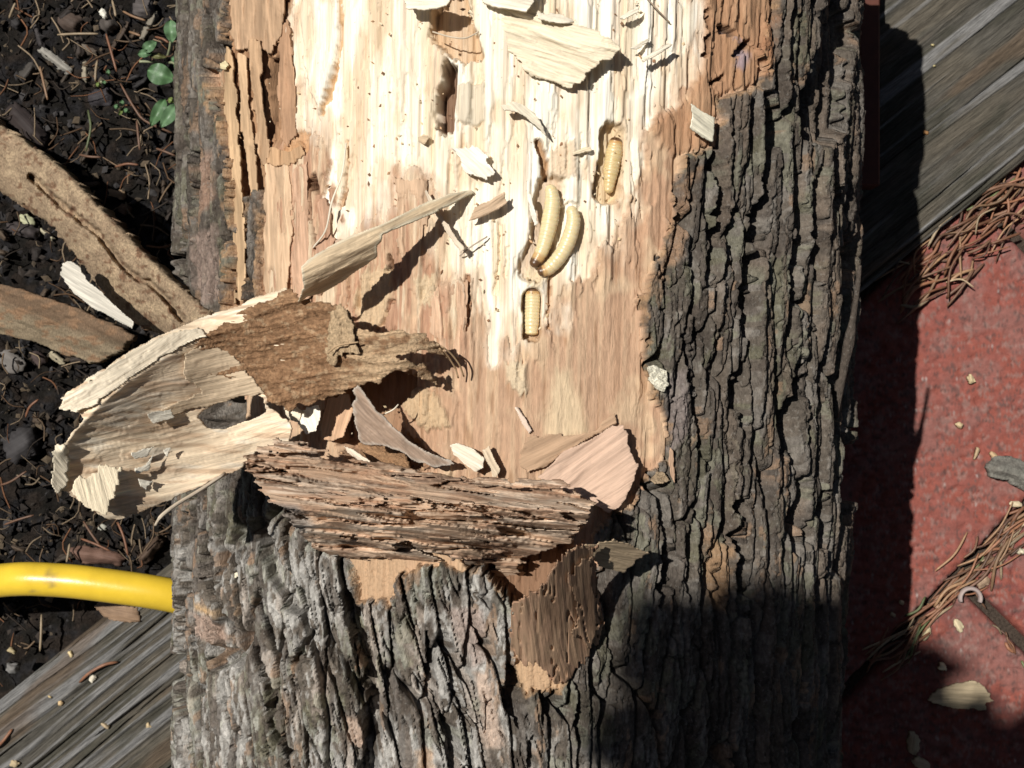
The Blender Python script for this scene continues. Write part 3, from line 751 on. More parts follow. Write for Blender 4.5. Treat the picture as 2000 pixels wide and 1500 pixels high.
sheet('torn_edge', [(106, 870), (128, 868), (132, 900), (128, 950), (112, 965), (100, 945)], lambda x, y: ZA(x, y) + 0.003, 0.006, 2.4, 4, 5, 0.9, 2, 0.0003,
      col=(0.72, 0.63, 0.48), material=M_WOOD, parent=FLAP, seed=36)
for i, (p, a) in enumerate([([(255, 885), (300, 872), (288, 890), (262, 897)], -.4), ([(262, 915), (285, 908), (300, 885), (292, 918), (268, 925)], -.6),
                            ([(270, 935), (298, 940), (285, 955), (275, 950)], .2), ([(285, 808), (335, 800), (340, 815), (300, 828)], -.2),
                            ([(318, 880), (335, 872), (326, 892)], -.6)]):
    sheet('loose_fibre', p, lambda x, y: ZA(x, y) + 0.0045, 0.001, 2.0, 1.5, 4, a, 3, 0.0004, col=(0.78, 0.72, 0.6), material=M_WOOD, parent=FLAP, seed=40 + i)
tube('loose_fibre', spline([np.array(w3(np.float32(x), np.float32(y), float(ZA(np.float32([x]), np.float32([y]))[0]) + dz)) for x, y, dz in
     [(440, 925, .002), (390, 958, .005), (345, 985, .008), (315, 1008, .008), (303, 1026, .004)]], 20), [0.0007] * 16 + [0.0005] * 4, 6, (0.62, 0.52, 0.4), M_WOOD, FLAP)

# B: brown inner bark bridging from the flap over the wound
_zb = tps([(640, 600, .345), (640, 780, .332), (740, 650, .350), (740, 745, .345), (880, 690, .338), (860, 750, .333), (600, 690, .340), (800, 700, .349), (700, 600, .345)])
def ZB(x, y):
    t = ss(540, 680, x)
    return (ZA(x, y) + 0.0014) * (1 - t) + _zb(x, y) * t
def colB(X, Y):
    C = np.tile(np.float32((0.27, 0.155, 0.085)), (len(X), 1))
    C = mixc(C, (0.34, 0.20, 0.11), ss(0.4, 0.7, fbm(X / 14, Y / 9, 311, 3)))
    C = mixc(C, (0.50, 0.35, 0.215), ss(630, 700, X) * ss(0.3, 0.5, fbm(X / 30, Y / 18, 312, 3)))
    C = mixc(C, (0.52, 0.38, 0.24), ss(0.62, 0.72, fbm(X / 12, Y / 8, 313, 3)) * 0.5)
    return C
flapB = [(380, 668), (420, 645), (470, 610), (520, 588), (560, 565), (590, 580), (640, 590), (680, 610), (700, 640), (735, 650), (790, 645), (830, 655), (868, 682), (872, 700), (830, 688), (780, 690), (750, 705),
         (800, 700), (835, 718), (855, 752), (835, 745), (800, 722), (760, 730), (735, 745), (690, 760), (640, 775), (610, 790), (560, 800), (530, 790), (500, 760), (470, 735), (400, 725), (378, 700)]
FB = sheet('inner_bark_flap', flapB, ZB, 0.0026, 2.2, 6, 9, math.radians(-8), 2, 0.0012, colB, var=0.35, fib=6, material=M_FRASS, parent=LOG, seed=51, fade=0.7)
for i, ln in enumerate([[(862, 676, .342), (880, 690, .338), (897, 712, .333), (906, 735, .328)], [(858, 680, .342), (872, 695, .337), (888, 715, .332), (895, 738, .328)],
                        [(866, 684, .341), (878, 700, .336), (890, 720, .331)], [(640, 690, .349), (660, 675, .351), (700, 668, .352)]]):
    tube('frayed_fibre', spline([w3(np.float32(x), np.float32(y), z) for x, y, z in ln], 14), 0.00035, 5, (0.42, 0.29, 0.17), M_WOOD, FB)
sheet('crumbled_edge', [(645, 610), (668, 590), (690, 640), (700, 690), (670, 690), (650, 720), (635, 690)], lambda x, y: ZB(x, y) + 0.003, 0.004, 2.6, 4, 6, 1.4, 2, 0.0015,
      col=(0.47, 0.34, 0.21), material=M_FRASS, parent=FB, seed=53)

# C: long splinter standing off the wound
ZC = polyfit([(590, 560, .353), (600, 500, .357), (740, 450, .350), (720, 500, .3465), (830, 400, .335), (925, 374, .3215)], 2)
tipC = [(582, 590), (592, 560), (588, 520), (610, 502), (640, 482), (700, 455), (740, 440), (790, 415), (835, 394), (880, 378), (922, 371), (926, 377), (895, 392), (850, 415), (800, 435), (746, 458),
        (744, 470), (735, 482), (738, 500), (700, 525), (650, 560), (628, 572), (600, 578)]
sheet('splinter', tipC, ZC, 0.0028, 2.2, 1.2, 6, math.radians(-26), 4, 0.0006, col=(0.64, 0.49, 0.32), var=0.3, fib=6, material=M_WOOD, parent=LOG, seed=61,
      edge_col=(0.70, 0.62, 0.46), fade=0.9)

# D: thick strip of torn bark along the lower rim of the wound
_zd = polyfit([(490, 890, .350), (490, 960, .360), (600, 900, .347), (600, 1010, .366), (800, 930, .345), (800, 1005, .366), (1000, 950, .346), (1000, 1005, .367), (1140, 970, .350), (1130, 1005, .364)], 2)
def ZD(x, y):
    yr = 1000 + 6 * np.sin(x / 60.0)
    acr = y - 0.10 * x
    tt = fbm(acr / 17 + 0.5 * vn(x / 60, y / 30, 905), x / 210, 901, 3)
    ter = 0.0035 * (ss(0.45, 0.47, tt) + ss(0.55, 0.57, tt) + ss(0.38, 0.40, tt)) - 0.005
    gash = -0.011 * (1 - ss(0.012, 0.028, np.abs(fbm(acr / 26, x / 320, 903, 3) - 0.5))) * ss(0.40, 0.50, vn(x / 130, y / 40, 904))
    return _zd(x, np.minimum(y, yr)) - 0.00042 * np.maximum(y - yr, 0) + ter + gash
def colD(X, Y):
    acr = Y - 0.10 * X
    C = np.tile(np.float32((0.42, 0.295, 0.205)), (len(X), 1))
    C = mixc(C, (0.50, 0.385, 0.29), ss(0.45, 0.65, fbm(X / 90, acr / 8, 321, 3)))
    C = mixc(C, (0.30, 0.17, 0.105), ss(0.5, 0.64, fbm(X / 60, acr / 6, 322, 3)) * 0.6)
    C = mixc(C, (0.24, 0.22, 0.20), ss(-10, 12, sdf(X, Y, [(520, 980), (580, 985), (620, 1030), (580, 1050), (530, 1020)])) * 0.8)
    return C
flapD = [(478, 890), (520, 878), (560, 886), (640, 897), (700, 908), (800, 926), (900, 940), (1000, 950), (1080, 953), (1130, 958), (1166, 985), (1150, 1005), (1130, 1040), (1090, 1072), (1050, 1062),
         (1030, 1085), (1005, 1120), (960, 1108), (900, 1092), (850, 1080), (800, 1062), (740, 1066), (690, 1052), (640, 1050), (600, 1042), (570, 1020), (530, 978), (500, 945), (480, 920)]
FD = sheet('bark_flap', flapD, ZD, 0.007, 2.0, 9, 7, math.radians(7), 5, 0.0013, colD, var=0.26, fib=6, material=M_FLAPBARK, parent=LOG, seed=71, fade=0.6)
for i, (p, dz) in enumerate([
        ([(580, 1040), (680, 1052), (780, 1058), (850, 1090), (900, 1110), (960, 1112), (1010, 1090), (1030, 1130), (960, 1150), (900, 1130), (820, 1100), (720, 1090), (640, 1090)], -0.012),
        ([(840, 1050), (900, 1058), (960, 1048), (1030, 1036), (1020, 1066), (950, 1092), (900, 1096), (860, 1080), (842, 1065)], 0.006),
        ([(900, 1006), (1000, 1012), (1090, 1006), (1135, 1022), (1120, 1050), (1090, 1072), (1040, 1084), (985, 1078), (930, 1052)], 0.012),
        ([(500, 872), (540, 860), (600, 866), (640, 880), (610, 890), (560, 885), (510, 885)], .005),
        ([(690, 897), (760, 905), (800, 918), (850, 925), (900, 935), (820, 932), (740, 920)], .004),
        ([(880, 930), (960, 936), (1060, 938), (1120, 945), (1090, 958), (1010, 956), (930, 948)], .005),
        ([(600, 960), (700, 962), (800, 975), (880, 985), (830, 995), (720, 985), (640, 980)], .003),
        ([(900, 985), (1000, 985), (1080, 990), (1110, 1000), (1040, 1012), (950, 1008)], .004)]):
    sheet('bark_layer', p, lambda x, y, dz=dz: ZD(x, y) + dz, 0.003, 2.0, 7, 6, math.radians(7), 5, 0.0016, colD, var=0.4, fib=6, material=M_FLAPBARK, parent=FD, seed=73 + i, fade=0.5)

# E: hanging tongue of inner bark turned away from the sun
ZE = polyfit([(1000, 1080, .400), (1000, 1280, .347), (1090, 1080, .387), (1090, 1330, .327), (1170, 1080, .366), (1172, 1220, .329), (1050, 1300, .336)], 2)
tongue = [(1085, 1098), (1108, 1078), (1132, 1066), (1165, 1068), (1163, 1100), (1166, 1140), (1172, 1190), (1178, 1215), (1165, 1250), (1150, 1280), (1125, 1310), (1105, 1340), (1080, 1335), (1062, 1320),
          (1058, 1300), (1020, 1295), (1000, 1282), (994, 1225), (1002, 1180), (1030, 1160), (1062, 1140)]
def colE(X, Y):
    C = np.tile(np.float32((0.36, 0.235, 0.15)), (len(X), 1))
    C = mixc(C, (0.28, 0.175, 0.11), ss(0.45, 0.65, fbm(X / 16, Y / 60, 331, 3)))
    return mixc(C, (0.42, 0.26, 0.17), ss(0.52, 0.66, fbm(X / 9, Y / 45, 332, 3)) * 0.7)
def zE(x, y):
    fis = np.abs(fbm(x / 22, y / 160, 333, 3) - 0.5)
    return ZE(x, y) + 0.003 * np.sin((x - 1000) / 38.0) + 0.0018 * (fbm(x / 14, y / 70, 334, 3) - 0.5) - 0.0025 * (1 - ss(0.008, 0.022, fis))
ET = sheet('hanging_bark_tongue', tongue, zE, 0.003, 2.2, 8, 6, 1.45, 4, 0.0005, colE, var=0.2, fib=7, material=M_PLATE, parent=LOG, seed=91, fade=0.7, edge_col=(0.42, 0.25, 0.16))
sheet('torn_layer', [(1120, 1110), (1150, 1090), (1160, 1150), (1168, 1215), (1150, 1262), (1122, 1240), (1128, 1180), (1112, 1140)], lambda x, y: zE(x, y) + 0.003, 0.0025, 2.2, 7, 6, 1.45, 4, 0.0006,
      colE, var=0.2, fib=7, material=M_PLATE, parent=ET, seed=92, fade=0.6)
wing = [(1100, 1078), (1150, 1065), (1200, 1055), (1222, 1062), (1250, 1075), (1266, 1080), (1245, 1092), (1235, 1105), (1220, 1120), (1195, 1112), (1168, 1105), (1160, 1090), (1120, 1092)]
sheet('bark_wing', wing, polyfit([(1110, 1080, .366), (1200, 1058, .356), (1260, 1080, .345), (1215, 1115, .336), (1165, 1100, .350)], 1), 0.002, 2.4, 3, 6, math.radians(8), 3, 0.0007,
      col=(0.50, 0.38, 0.25), material=M_FLAPBARK, parent=LOG, seed=93)

# F: pink tan plates at the lower right of the wound
ZF = lambda x, y: zlog(x, y) + 0.003 + 0.006 * ss(1130, 1245, x)
plate = [(1100, 880), (1150, 860), (1195, 832), (1215, 832), (1228, 848), (1226, 868), (1246, 908), (1238, 940), (1222, 975), (1210, 992), (1190, 1003), (1160, 985), (1120, 965), (1080, 950), (1050, 930), (1080, 905)]
sheet('inner_bark_plate', plate, ZF, 0.0025, 2.4, 2, 6, math.radians(-35), 4, 0.0005, col=(0.56, 0.39, 0.29), var=0.16, fib=8, material=M_PLATE, parent=LOG, seed=95)
sheet('inner_bark_plate', [(1018, 880), (1030, 855), (1080, 848), (1130, 850), (1165, 838), (1190, 812), (1202, 806), (1205, 825), (1160, 850), (1110, 880), (1070, 910), (1030, 925), (1012, 905)],
      lambda x, y: zlog(x, y) + 0.0025, 0.002, 2.4, 3, 6, math.radians(-25), 3, 0.0006, col=(0.42, 0.28, 0.18), var=0.25, fib=8, material=M_PLATE, parent=LOG, seed=96)

# G: grey-brown splinter standing in the cavity, block under it
ZG = polyfit([(695, 760, .346), (750, 850, .338), (720, 870, .336), (820, 885, .334), (890, 910, .330)], 1)
sheet('grey_splinter', [(690, 762), (698, 752), (712, 768), (735, 800), (765, 832), (800, 862), (840, 885), (880, 900), (888, 908), (850, 912), (805, 898), (780, 882), (755, 872), (705, 866), (695, 835), (688, 790), (694, 776)],
      ZG, 0.003, 2.2, 2, 6, math.radians(42), 4, 0.0006, col=(0.38, 0.275, 0.205), var=0.25, fib=6, material=M_WOOD, parent=LOG, seed=97, fade=0.8, edge_col=(0.50, 0.43, 0.36))
sheet('brown_block', [(702, 868), (760, 872), (790, 886), (800, 915), (760, 922), (704, 910)], lambda x, y: zlog(x, y) + 0.003, 0.018, 2.4, 4, 6, 0.6, 2, 0.0012,
      col=(0.34, 0.20, 0.11), material=M_FRASS, parent=LOG, seed=98, fade=0.9)
sheet('curled_plate', [(640, 780), (680, 768), (690, 800), (672, 850), (650, 862), (628, 860), (630, 820)], lambda x, y: zlog(x, y) + 0.004, 0.003, 2.4, 2, 6, 1.8, 3, 0.0006,
      col=(0.55, 0.35, 0.22), material=M_PLATE, parent=LOG, seed=99)
# splinter of bark standing off the right flank; throws the finger shadow on the brick
tube('bark_splinter', spline([(.1385, -.014, .236), (.143, .012, .243), (.1455, .034, .249), (.1465, .050, .253)], 18), np.linspace(.0032, .0007, 18) * (1 + 0.5 * (vn(np.linspace(0, 7, 18), np.zeros(18), 9) - 0.5)), 8, (0.085, 0.068, 0.055), M_BARK, LOG)
# ------------------------------------------------------------------ ground: soil, timber, patio
Z_TIMBER = 0.012
def frame_grid(o, e1, e2, u, v):
    """world grid: origin o (x,y), unit axes e1,e2"""
    U, W = np.meshgrid(u, v)
    return U, W, o[0] + U * e1[0] + W * e2[0], o[1] + U * e1[1] + W * e2[1]

def grid_quads(ny, nx):
    idx = np.arange(nx * ny).reshape(ny, nx)
    return np.stack([idx[:-1, :-1], idx[:-1, 1:], idx[1:, 1:], idx[1:, :-1]], -1).reshape(-1, 4)

def g2(px, py, z=0.0):
    return np.array([(px - 1000) * (D - z) / F, (750 - py) * (D - z) / F])

# timber: runs diagonally under the log
TA = g2(0, 1365, Z_TIMBER); TB = g2(1780, -59, Z_TIMBER)
te = (TB - TA) / np.linalg.norm(TB - TA)
tn = np.array([te[1], -te[0]])             # towards the patio
TW = 0.128
def build_timber():
    nu, nv = 300, 270
    u = np.linspace(-0.25, 1.0, nu); v = np.linspace(0, TW, nv)
    U, W, X, Y = frame_grid(TA, te, tn, u, v)
    um, vm = U * 1000, W * 1000
    warp = vm + 12 * (fbm(um / 300, vm / 70, 101, 3) - 0.5) + 2.5 * (fbm(um / 70, vm / 12, 102, 2) - 0.5)
    rn1 = vn(warp / 4.6, um / 520, 103); rn2 = vn(warp / 2.1 + 9, um / 260, 112)
    lw = np.maximum(ss(0.62, 0.72, rn1), 0.7 * ss(0.74, 0.82, rn2)) * ss(0.30, 0.42, fbm(um / 110, warp / 7, 113, 2))
    fine = vn(warp / 0.7, um / 40, 104); fine2 = vn(warp / 1.9, um / 70, 105)
    zt = 1.2 * lw + 0.9 * (fine - 0.5) + 1.5 * (fine2 - 0.5) + 0.9 * (fbm(um / 9, vm / 5, 106, 3) - 0.5) * (1 - lw)
    cr = np.zeros_like(zt)
    for k in range(34):
        c0 = rng.uniform(0, TW * 1000); u0 = rng.uniform(-250, 1000); ln = rng.uniform(60, 260); w = rng.uniform(0.4, 1.1)
        cc = c0 + 4 * (vn(um / 70, np.full_like(um, k), 107) - 0.5)
        cr = np.maximum(cr, (1 - ss(0.4, 1.1, np.abs(vm - cc) / w)) * ss(0, 18, ln / 2 - np.abs(um - u0)))
    zt -= 3.5 * cr
    rnd = 10.0
    edge = np.minimum(vm, TW * 1000 - vm)
    zt -= np.where(edge < rnd, rnd - np.sqrt(np.maximum(rnd ** 2 - (rnd - np.minimum(edge, rnd)) ** 2, 0)), 0) * 0.8
    C = np.empty(zt.shape + (3,), np.float32); C[:] = (0.095, 0.087, 0.073)
    C = mixc(C, (0.115, 0.10, 0.078), ss(0.4, 0.7, fbm(um / 50, vm / 10, 108, 3)))
    C = mixc(C, (0.062, 0.059, 0.045), ss(0.5, 0.7, fbm(um / 22, vm / 9, 109, 3)) * 0.8)
    C = mixc(C, (0.21, 0.205, 0.20), lw * ss(0.25, 0.5, fbm(um / 60, vm / 6, 110, 3)))
    C = mixc(C, (0.14, 0.095, 0.062), ss(0.6, 0.75, fbm(um / 80, vm / 14, 111, 3)) * 0.6)
    C *= (0.58 + 0.34 * fine)[..., None]
    V = np.stack([X, Y, Z_TIMBER + zt / 1000], -1).reshape(-1, 3)
    q = grid_quads(nv, nu)
    # sides
    n0 = len(V)
    top_lo = np.arange(nu); top_hi = (nv - 1) * nu + np.arange(nu)
    lo = V[top_lo].copy(); lo[:, 2] = -0.055; hi = V[top_hi].copy(); hi[:, 2] = -0.055
    V = np.vstack([V, lo, hi])
    a = np.arange(nu - 1)
    s1 = np.stack([n0 + a, n0 + a + 1, top_lo[a + 1], top_lo[a]], -1)
    s2 = np.stack([top_hi[a], top_hi[a + 1], n0 + nu + a + 1, n0 + nu + a], -1)
    Cf = C.reshape(-1, 3); Cf = np.vstack([Cf, np.tile((0.12, 0.08, 0.05), (2 * nu, 1))])
    o = mk('landscape_timber', V, [np.concatenate([q[:, ::-1], s1[:, ::-1], s2[:, ::-1]])], Cf, M_TIMBER, None, True, np.vstack([np.stack([warp, um / 14, 0 * um], -1).reshape(-1, 3), np.stack([np.tile(np.arange(nu) * 0.1, 2), np.tile(u * 60, 2), np.repeat([3.0, 9.0], nu)], -1)]))
    tag(o, 'weathered grey square timber running diagonally under the log', 'timber')
build_timber()

# soil bed: upper left of the timber
def build_soil():
    nx, ny = 290, 380
    x = np.linspace(-0.42, 0.12, nx); y = np.linspace(-0.36, 0.42, ny)
    X, Y = np.meshgrid(x, y)
    xm, ym = X * 1000, Y * 1000
    z = 16 * (fbm(xm / 60, ym / 60, 121, 3) - 0.5) + 9 * (fbm(xm / 17, ym / 17, 122, 3) - 0.5)
    f1, f2, cid = worley(xm / 9, ym / 9, 123)
    z += 5 * (1 - np.clip(f1 * 1.3, 0, 1)) * (cid > 0.45) * cid
    f1b, _, cb = worley(xm / 4, ym / 4, 124)
    z += 2.6 * (1 - np.clip(f1b * 1.3, 0, 1)) * (cb > 0.4) + 1.8 * (fbm(xm / 1.8, ym / 1.8, 125, 2) - 0.5)
    C = np.empty(X.shape + (3,), np.float32); C[:] = (0.011, 0.0095, 0.008)
    C = mixc(C, (0.026, 0.019, 0.015), ss(0.5, 0.75, cid) * 0.7)
    C = mixc(C, (0.018, 0.017, 0.018), ss(0.5, 0.7, fbm(xm / 7, ym / 7, 126, 3)))
    V = np.stack([X, Y, -0.014 + z / 1000], -1).reshape(-1, 3)
    o = mk('soil', V, grid_quads(ny, nx), C.reshape(-1, 3), M_SOIL)
    tag(o, kind='structure')
    return lambda px, py: 0
build_soil()

# patio: sand bed with bricks
JP = g2(1740, 1282); JQ = g2(2000, 1017)
be = (JQ - JP) / np.linalg.norm(JQ - JP); bn = np.array([be[1], -be[0]])   # bn: away from the timber
cor = g2(1905, 1162)
cu = float((cor - JP) @ be)
BL, BWD, GAP = 0.232, 0.150, 0.007
def build_patio():
    # sand bed polygon large
    gx, gy = np.meshgrid(np.linspace(-0.5, 0.9, 60), np.linspace(-0.9, 0.6, 60))
    d = (gx - TA[0]) * tn[0] + (gy - TA[1]) * tn[1]
    V = np.stack([gx, gy, np.where(d > TW * 0.5, -0.010, -0.05)], -1).reshape(-1, 3)
    q = grid_quads(60, 60)
    ok = (V[q][:, :, 2] > -0.02).all(1)
    u_, inv = np.unique(q[ok], return_inverse=True)
    o = mk('patio', V[u_], inv.reshape(-1, 4), np.tile((0.06, 0.045, 0.035), (len(u_), 1)), M_SOIL)
    tag(o, kind='structure')
    def brick(u0, v0, L, W, seed, hi, pal):
        near = hi
        nu, nv = (int(L / 0.0014), int(W / 0.0014)) if near else (24, 16)
        u = np.linspace(0, L, nu); v = np.linspace(0, W, nv)
        U, Wv = np.meshgrid(u, v)
        um, vm = U * 1000, Wv * 1000
        z = 1.6 * (fbm(um / 60, vm / 60, seed, 2) - 0.5)
        e = np.minimum(np.minimum(um, L * 1000 - um), np.minimum(vm, W * 1000 - vm))
        chipn = 4 * (fbm(um / 10, vm / 10, seed + 1, 3) - 0.35)
        r = 4.0 + np.maximum(chipn, 0)
        z -= np.where(e < r, r - np.sqrt(np.maximum(r * r - (r - np.minimum(e, r)) ** 2, 0)), 0)
        # pits dragged along the x direction of the photograph
        XX = um * be[0] + vm * bn[0]; YY = um * be[1] + vm * bn[1]
        pit = ss(0.62, 0.72, fbm(XX / 5.5, YY / 2.3, seed + 2, 3)) + 0.7 * ss(0.70, 0.78, fbm(XX / 9, YY / 1.6, seed + 3, 2))
        z -= 1.8 * pit
        z += 0.5 * (fbm(um / 1.6, vm / 1.6, seed + 4, 2) - 0.5)
        C = np.empty(z.shape + (3,), np.float32); C[:] = pal
        C = mixc(C, (0.235, 0.070, 0.052), ss(0.45, 0.65, fbm(XX / 9, YY / 5, seed + 5, 3)))
        C = mixc(C, (0.215, 0.100, 0.086), ss(0.5, 0.7, fbm(XX / 14, YY / 14, seed + 6, 3)) * 0.7)
        C = mixc(C, (0.24, 0.15, 0.13), ss(0.62, 0.72, fbm(XX / 3.2, YY / 1.9, seed + 7, 2)) * 0.65)
        C = mixc(C, (0.09, 0.055, 0.05), ss(0.66, 0.72, fbm(XX / 3, YY / 1.4, seed + 8, 2)) * 0.7)
        dust = vn(XX / 0.9, YY / 0.9, seed + 9); C = mixc(C, (0.34, 0.28, 0.26), ss(0.93, 0.98, dust) * 0.8)
        oo = JP + be * u0 + bn * v0
        X = oo[0] + U * be[0] + Wv * bn[0]; Y = oo[1] + U * be[1] + Wv * bn[1]
        V = np.stack([X, Y, z / 1000], -1).reshape(-1, 3); n0 = len(V)
        ring = np.concatenate([np.arange(nu), (np.arange(1, nv)) * nu + nu - 1, (nv - 1) * nu + np.arange(nu - 2, -1, -1), np.arange(nv - 2, 0, -1) * nu])
        lo = V[ring].copy(); lo[:, 2] = -0.05
        V = np.vstack([V, lo]); k = np.arange(len(ring)); kn = (k + 1) % len(ring)
        s = np.stack([ring[k], ring[kn], n0 + kn, n0 + k], -1)
        Cf = np.vstack([C.reshape(-1, 3), np.tile((0.22, 0.08, 0.06), (len(ring), 1))])
        return mk('brick', V, [np.concatenate([grid_quads(nv, nu)[:, ::-1], s])], Cf, M_BRICK, o)
    # row above the joint
    sh = 0.155
    pr = (0.225, 0.073, 0.058)
    brick(-0.075, -BWD - GAP, 0.30, BWD, 201, True, pr)
    brick(-0.075 - BL - GAP, -BWD - GAP, BL, BWD, 211, False, pr)
    brick(0.225 + GAP, -BWD - GAP, BL, BWD, 221, False, pr)
    brick(cu - GAP / 2 - BL, 0, BL, BWD, 231, True, (0.175, 0.062, 0.052))
    brick(cu + GAP / 2, 0, BL, BWD, 241, True, (0.18, 0.058, 0.05))
    brick(cu - GAP * 1.5 - 2 * BL, 0, BL, BWD, 251, False, pr)
    for k in range(-3, 3):
        for r in (1, 2):
            brick(cu + 0.06 * r + k * (BL + GAP), r * (BWD + GAP), BL, BWD, 260 + k * 7 + r, False, pr)
build_patio()

# hose
hp = spline([w3(np.float32(x), np.float32(y), z) for x, y, z in
             [(-420, 1260, 0.03), (-180, 1165, 0.055), (0, 1134, 0.095), (110, 1133, 0.102), (220, 1145, 0.102), (330, 1162, 0.098), (430, 1185, 0.085), (520, 1215, 0.07)]], 70)
hn = len(hp)
hc = np.tile(np.float32((0.72, 0.49, 0.04)), (hn, 1)); tq = np.linspace(0, 1, hn)
hc = hc * (0.94 + 0.12 * vn(tq * 40, tq * 0, 5))[:, None]
HO = tube('garden_hose', hp, 0.0088, 28, hc, M_HOSE)
hv = np.zeros(len(HO.data.vertices) * 3, np.float32); HO.data.vertices.foreach_get('co', hv); hv = hv.reshape(-1, 3) * 1000
dirt = ss(0.62, 0.74, fbm(hv[:, 0] / 5, hv[:, 1] / 4 + hv[:, 2] / 3, 133, 4)) * ss(0.45, 0.6, fbm(hv[:, 0] / 30, hv[:, 1] / 20, 134, 2))
ca_ = HO.data.color_attributes['Col']; cv = np.zeros(len(hv) * 4, np.float32); ca_.data.foreach_get('color', cv); cv = cv.reshape(-1, 4)
cv[:, :3] = mixc(cv[:, :3], (0.20, 0.15, 0.08), dirt * 0.6); ca_.data.foreach_set('color', cv.ravel())
tag(HO, 'smooth yellow garden hose reaching under the left side of the log', 'hose')
# dark straight stake in the log's shadow
sp = [w3(np.float32(1690), np.float32(-260), 0.03), w3(np.float32(1716), np.float32(-260), 0.03)]
xa, xb = 0.196, 0.2075
def box(name, x0, x1, y0, y1, z0, z1, material, parent=None, bev=0.0008):
    V = np.array([(x, y, z) for z in (z0, z1) for y in (y0, y1) for x in (x0, x1)], float)
    b = bev
    V2 = V.copy()
    V = np.vstack([[(x, y, z0) for x, y in ((x0, y0), (x1, y0), (x1, y1), (x0, y1))],
                   [(x, y, z1 - b) for x, y in ((x0, y0), (x1, y0), (x1, y1), (x0, y1))],
                   [(x, y, z1) for x, y in ((x0 + b, y0 + b), (x1 - b, y0 + b), (x1 - b, y1 - b), (x0 + b, y1 - b))]])
    q = [(3, 2, 1, 0), (8, 9, 10, 11)]
    for k in (0, 4):
        for i in range(4):
            j = (i + 1) % 4
            q.append((k + i, k + j, k + 4 + j, k + 4 + i))
    return mk(name, V, np.array(q), None, material, parent, False)
tag(box('wooden_stake', xa, xb, 0.112, 0.30, 0.012, 0.034, M_STAKE), 'narrow straight dark red stake in the shadow along the right side of the log', 'stake')
# ------------------------------------------------------------------ grubs
def grub(label, path, wid, dz, head_end=1, col=(0.68, 0.555, 0.32), segs=11, amb=0.0):
    """path px points, wid px widths; dz height of the body axis above the log surface"""
    n = 110
    p = spline([(x, y) for x, y in path], n)
    t = np.linspace(0, 1, n)
    w = np.interp(t, np.linspace(0, 1, len(wid)), wid) / 2
    cap = np.sqrt(np.clip(1 - np.clip((0.07 - t) / 0.07, 0, 1) ** 2, 0.0, 1)) * np.sqrt(np.clip(1 - np.clip((t - 0.95) / 0.05, 0, 1) ** 2, 0.0, 1))
    ring = 1 - 0.028 * np.exp(-((((t * segs) % 1.0) - 0.5) / 0.13) ** 2) + 0.02 * np.sin(t * segs * 4 * np.pi)
    rpx = np.maximum(w * cap * ring * (1 + 0.05 * (vn(t * 9 + path[0][0], t * 0, 15) - 0.5)), 0.8)
    P3 = np.array([w3(np.float32(a), np.float32(b), float(zlog(np.float32(a), np.float32(b))) + dz) for a, b in p])
    rad = rpx * (D - P3[:, 2]) / F
    C = np.tile(np.float32(col), (n, 1))
    C = mixc(C, (0.74, 0.635, 0.42), (0.5 + 0.5 * np.sin(t * segs * 2 * np.pi)) * 0.35)
    C = mixc(C, (0.60, 0.40, 0.14), amb * np.ones(n))
    hd = t if head_end else 1 - t
    C = mixc(C, (0.50, 0.28, 0.10), ss(0.80, 0.88, hd) * 0.75)
    C = mixc(C, (0.07, 0.03, 0.015), ss(0.895, 0.93, hd) * 0.9)
    o = tube('beetle_grub', P3, rad, 26, C, M_GRUB, None, True, 0.88)
    return tag(o, label, 'grub', 'grubs in the stripped wood')

grub('plump cream grub lying upright in an open tunnel, left of its pair', [(1073, 360), (1079, 390), (1075, 425), (1068, 458), (1058, 490), (1040, 522)], [20, 30, 33, 31, 28, 20], 0.0004)
grub('curved cream grub lying right of its pair with its head at the lower left', [(1114, 402), (1120, 430), (1112, 465), (1096, 497), (1072, 524), (1050, 532)], [20, 28, 30, 29, 27, 18], 0.0020)
grub('cream grub filling a short slot below the other two', [(1040, 562), (1040, 590), (1039, 620), (1038, 655)], [28, 29, 29, 26], -0.0036, 0, segs=7)
grub('amber grub half hidden in a tunnel at the right of the pale wood', [(1204, 268), (1199, 300), (1193, 335), (1188, 378)], [22, 33, 30, 16], -0.0042, 0, (0.62, 0.49, 0.27), 8, 0.25)

# ------------------------------------------------------------------ loose chips on the log
PALE = (0.78, 0.70, 0.56)
def lchip(name, label, poly, dz=0.003, thick=0.0016, ang=0.0, col=PALE, cat='wood chip', tilt=(0, 0), jag=1.5, jsc=5, an=3, relief=0.0005, m=None, step=2.2, edge=None, seed=[500]):
    seed[0] += 1
    P = np.array(poly); cx, cy = P.mean(0)
    zf = lambda x, y: zlog(x, y) + dz + (x - cx) * tilt[0] * 1e-5 + (y - cy) * tilt[1] * 1e-5
    o = sheet(name, poly, zf, thick, step, jag, jsc, ang, an, relief, col=col, var=0.22, fib=6, material=m or M_WOOD, seed=seed[0], edge_col=edge, fade=0.7)
    return tag(o, label, cat, 'loose chips on the log')
lchip('wood_chip', 'broad serrated pale wood chip lying across the top of the stripped wood', [(915, 24), (960, 14), (1040, 22), (1120, 46), (1190, 72), (1212, 92), (1200, 112), (1170, 125), (1150, 140), (1140, 156),
      (1115, 170), (1070, 158), (1035, 148), (1015, 120), (985, 92), (940, 60)], 0.004, 0.002, 0.30, tilt=(4.5, 0), jag=4, jsc=4, an=6, relief=0.0009, col=(0.72, 0.62, 0.46))
lchip('wood_chip', 'ragged pale chip cut by the top edge above the broad chip', [(930, -30), (1045, -30), (1042, 5), (1028, 22), (985, 16), (945, 8)], 0.007, 0.002, 0.2, tilt=(4, 2))
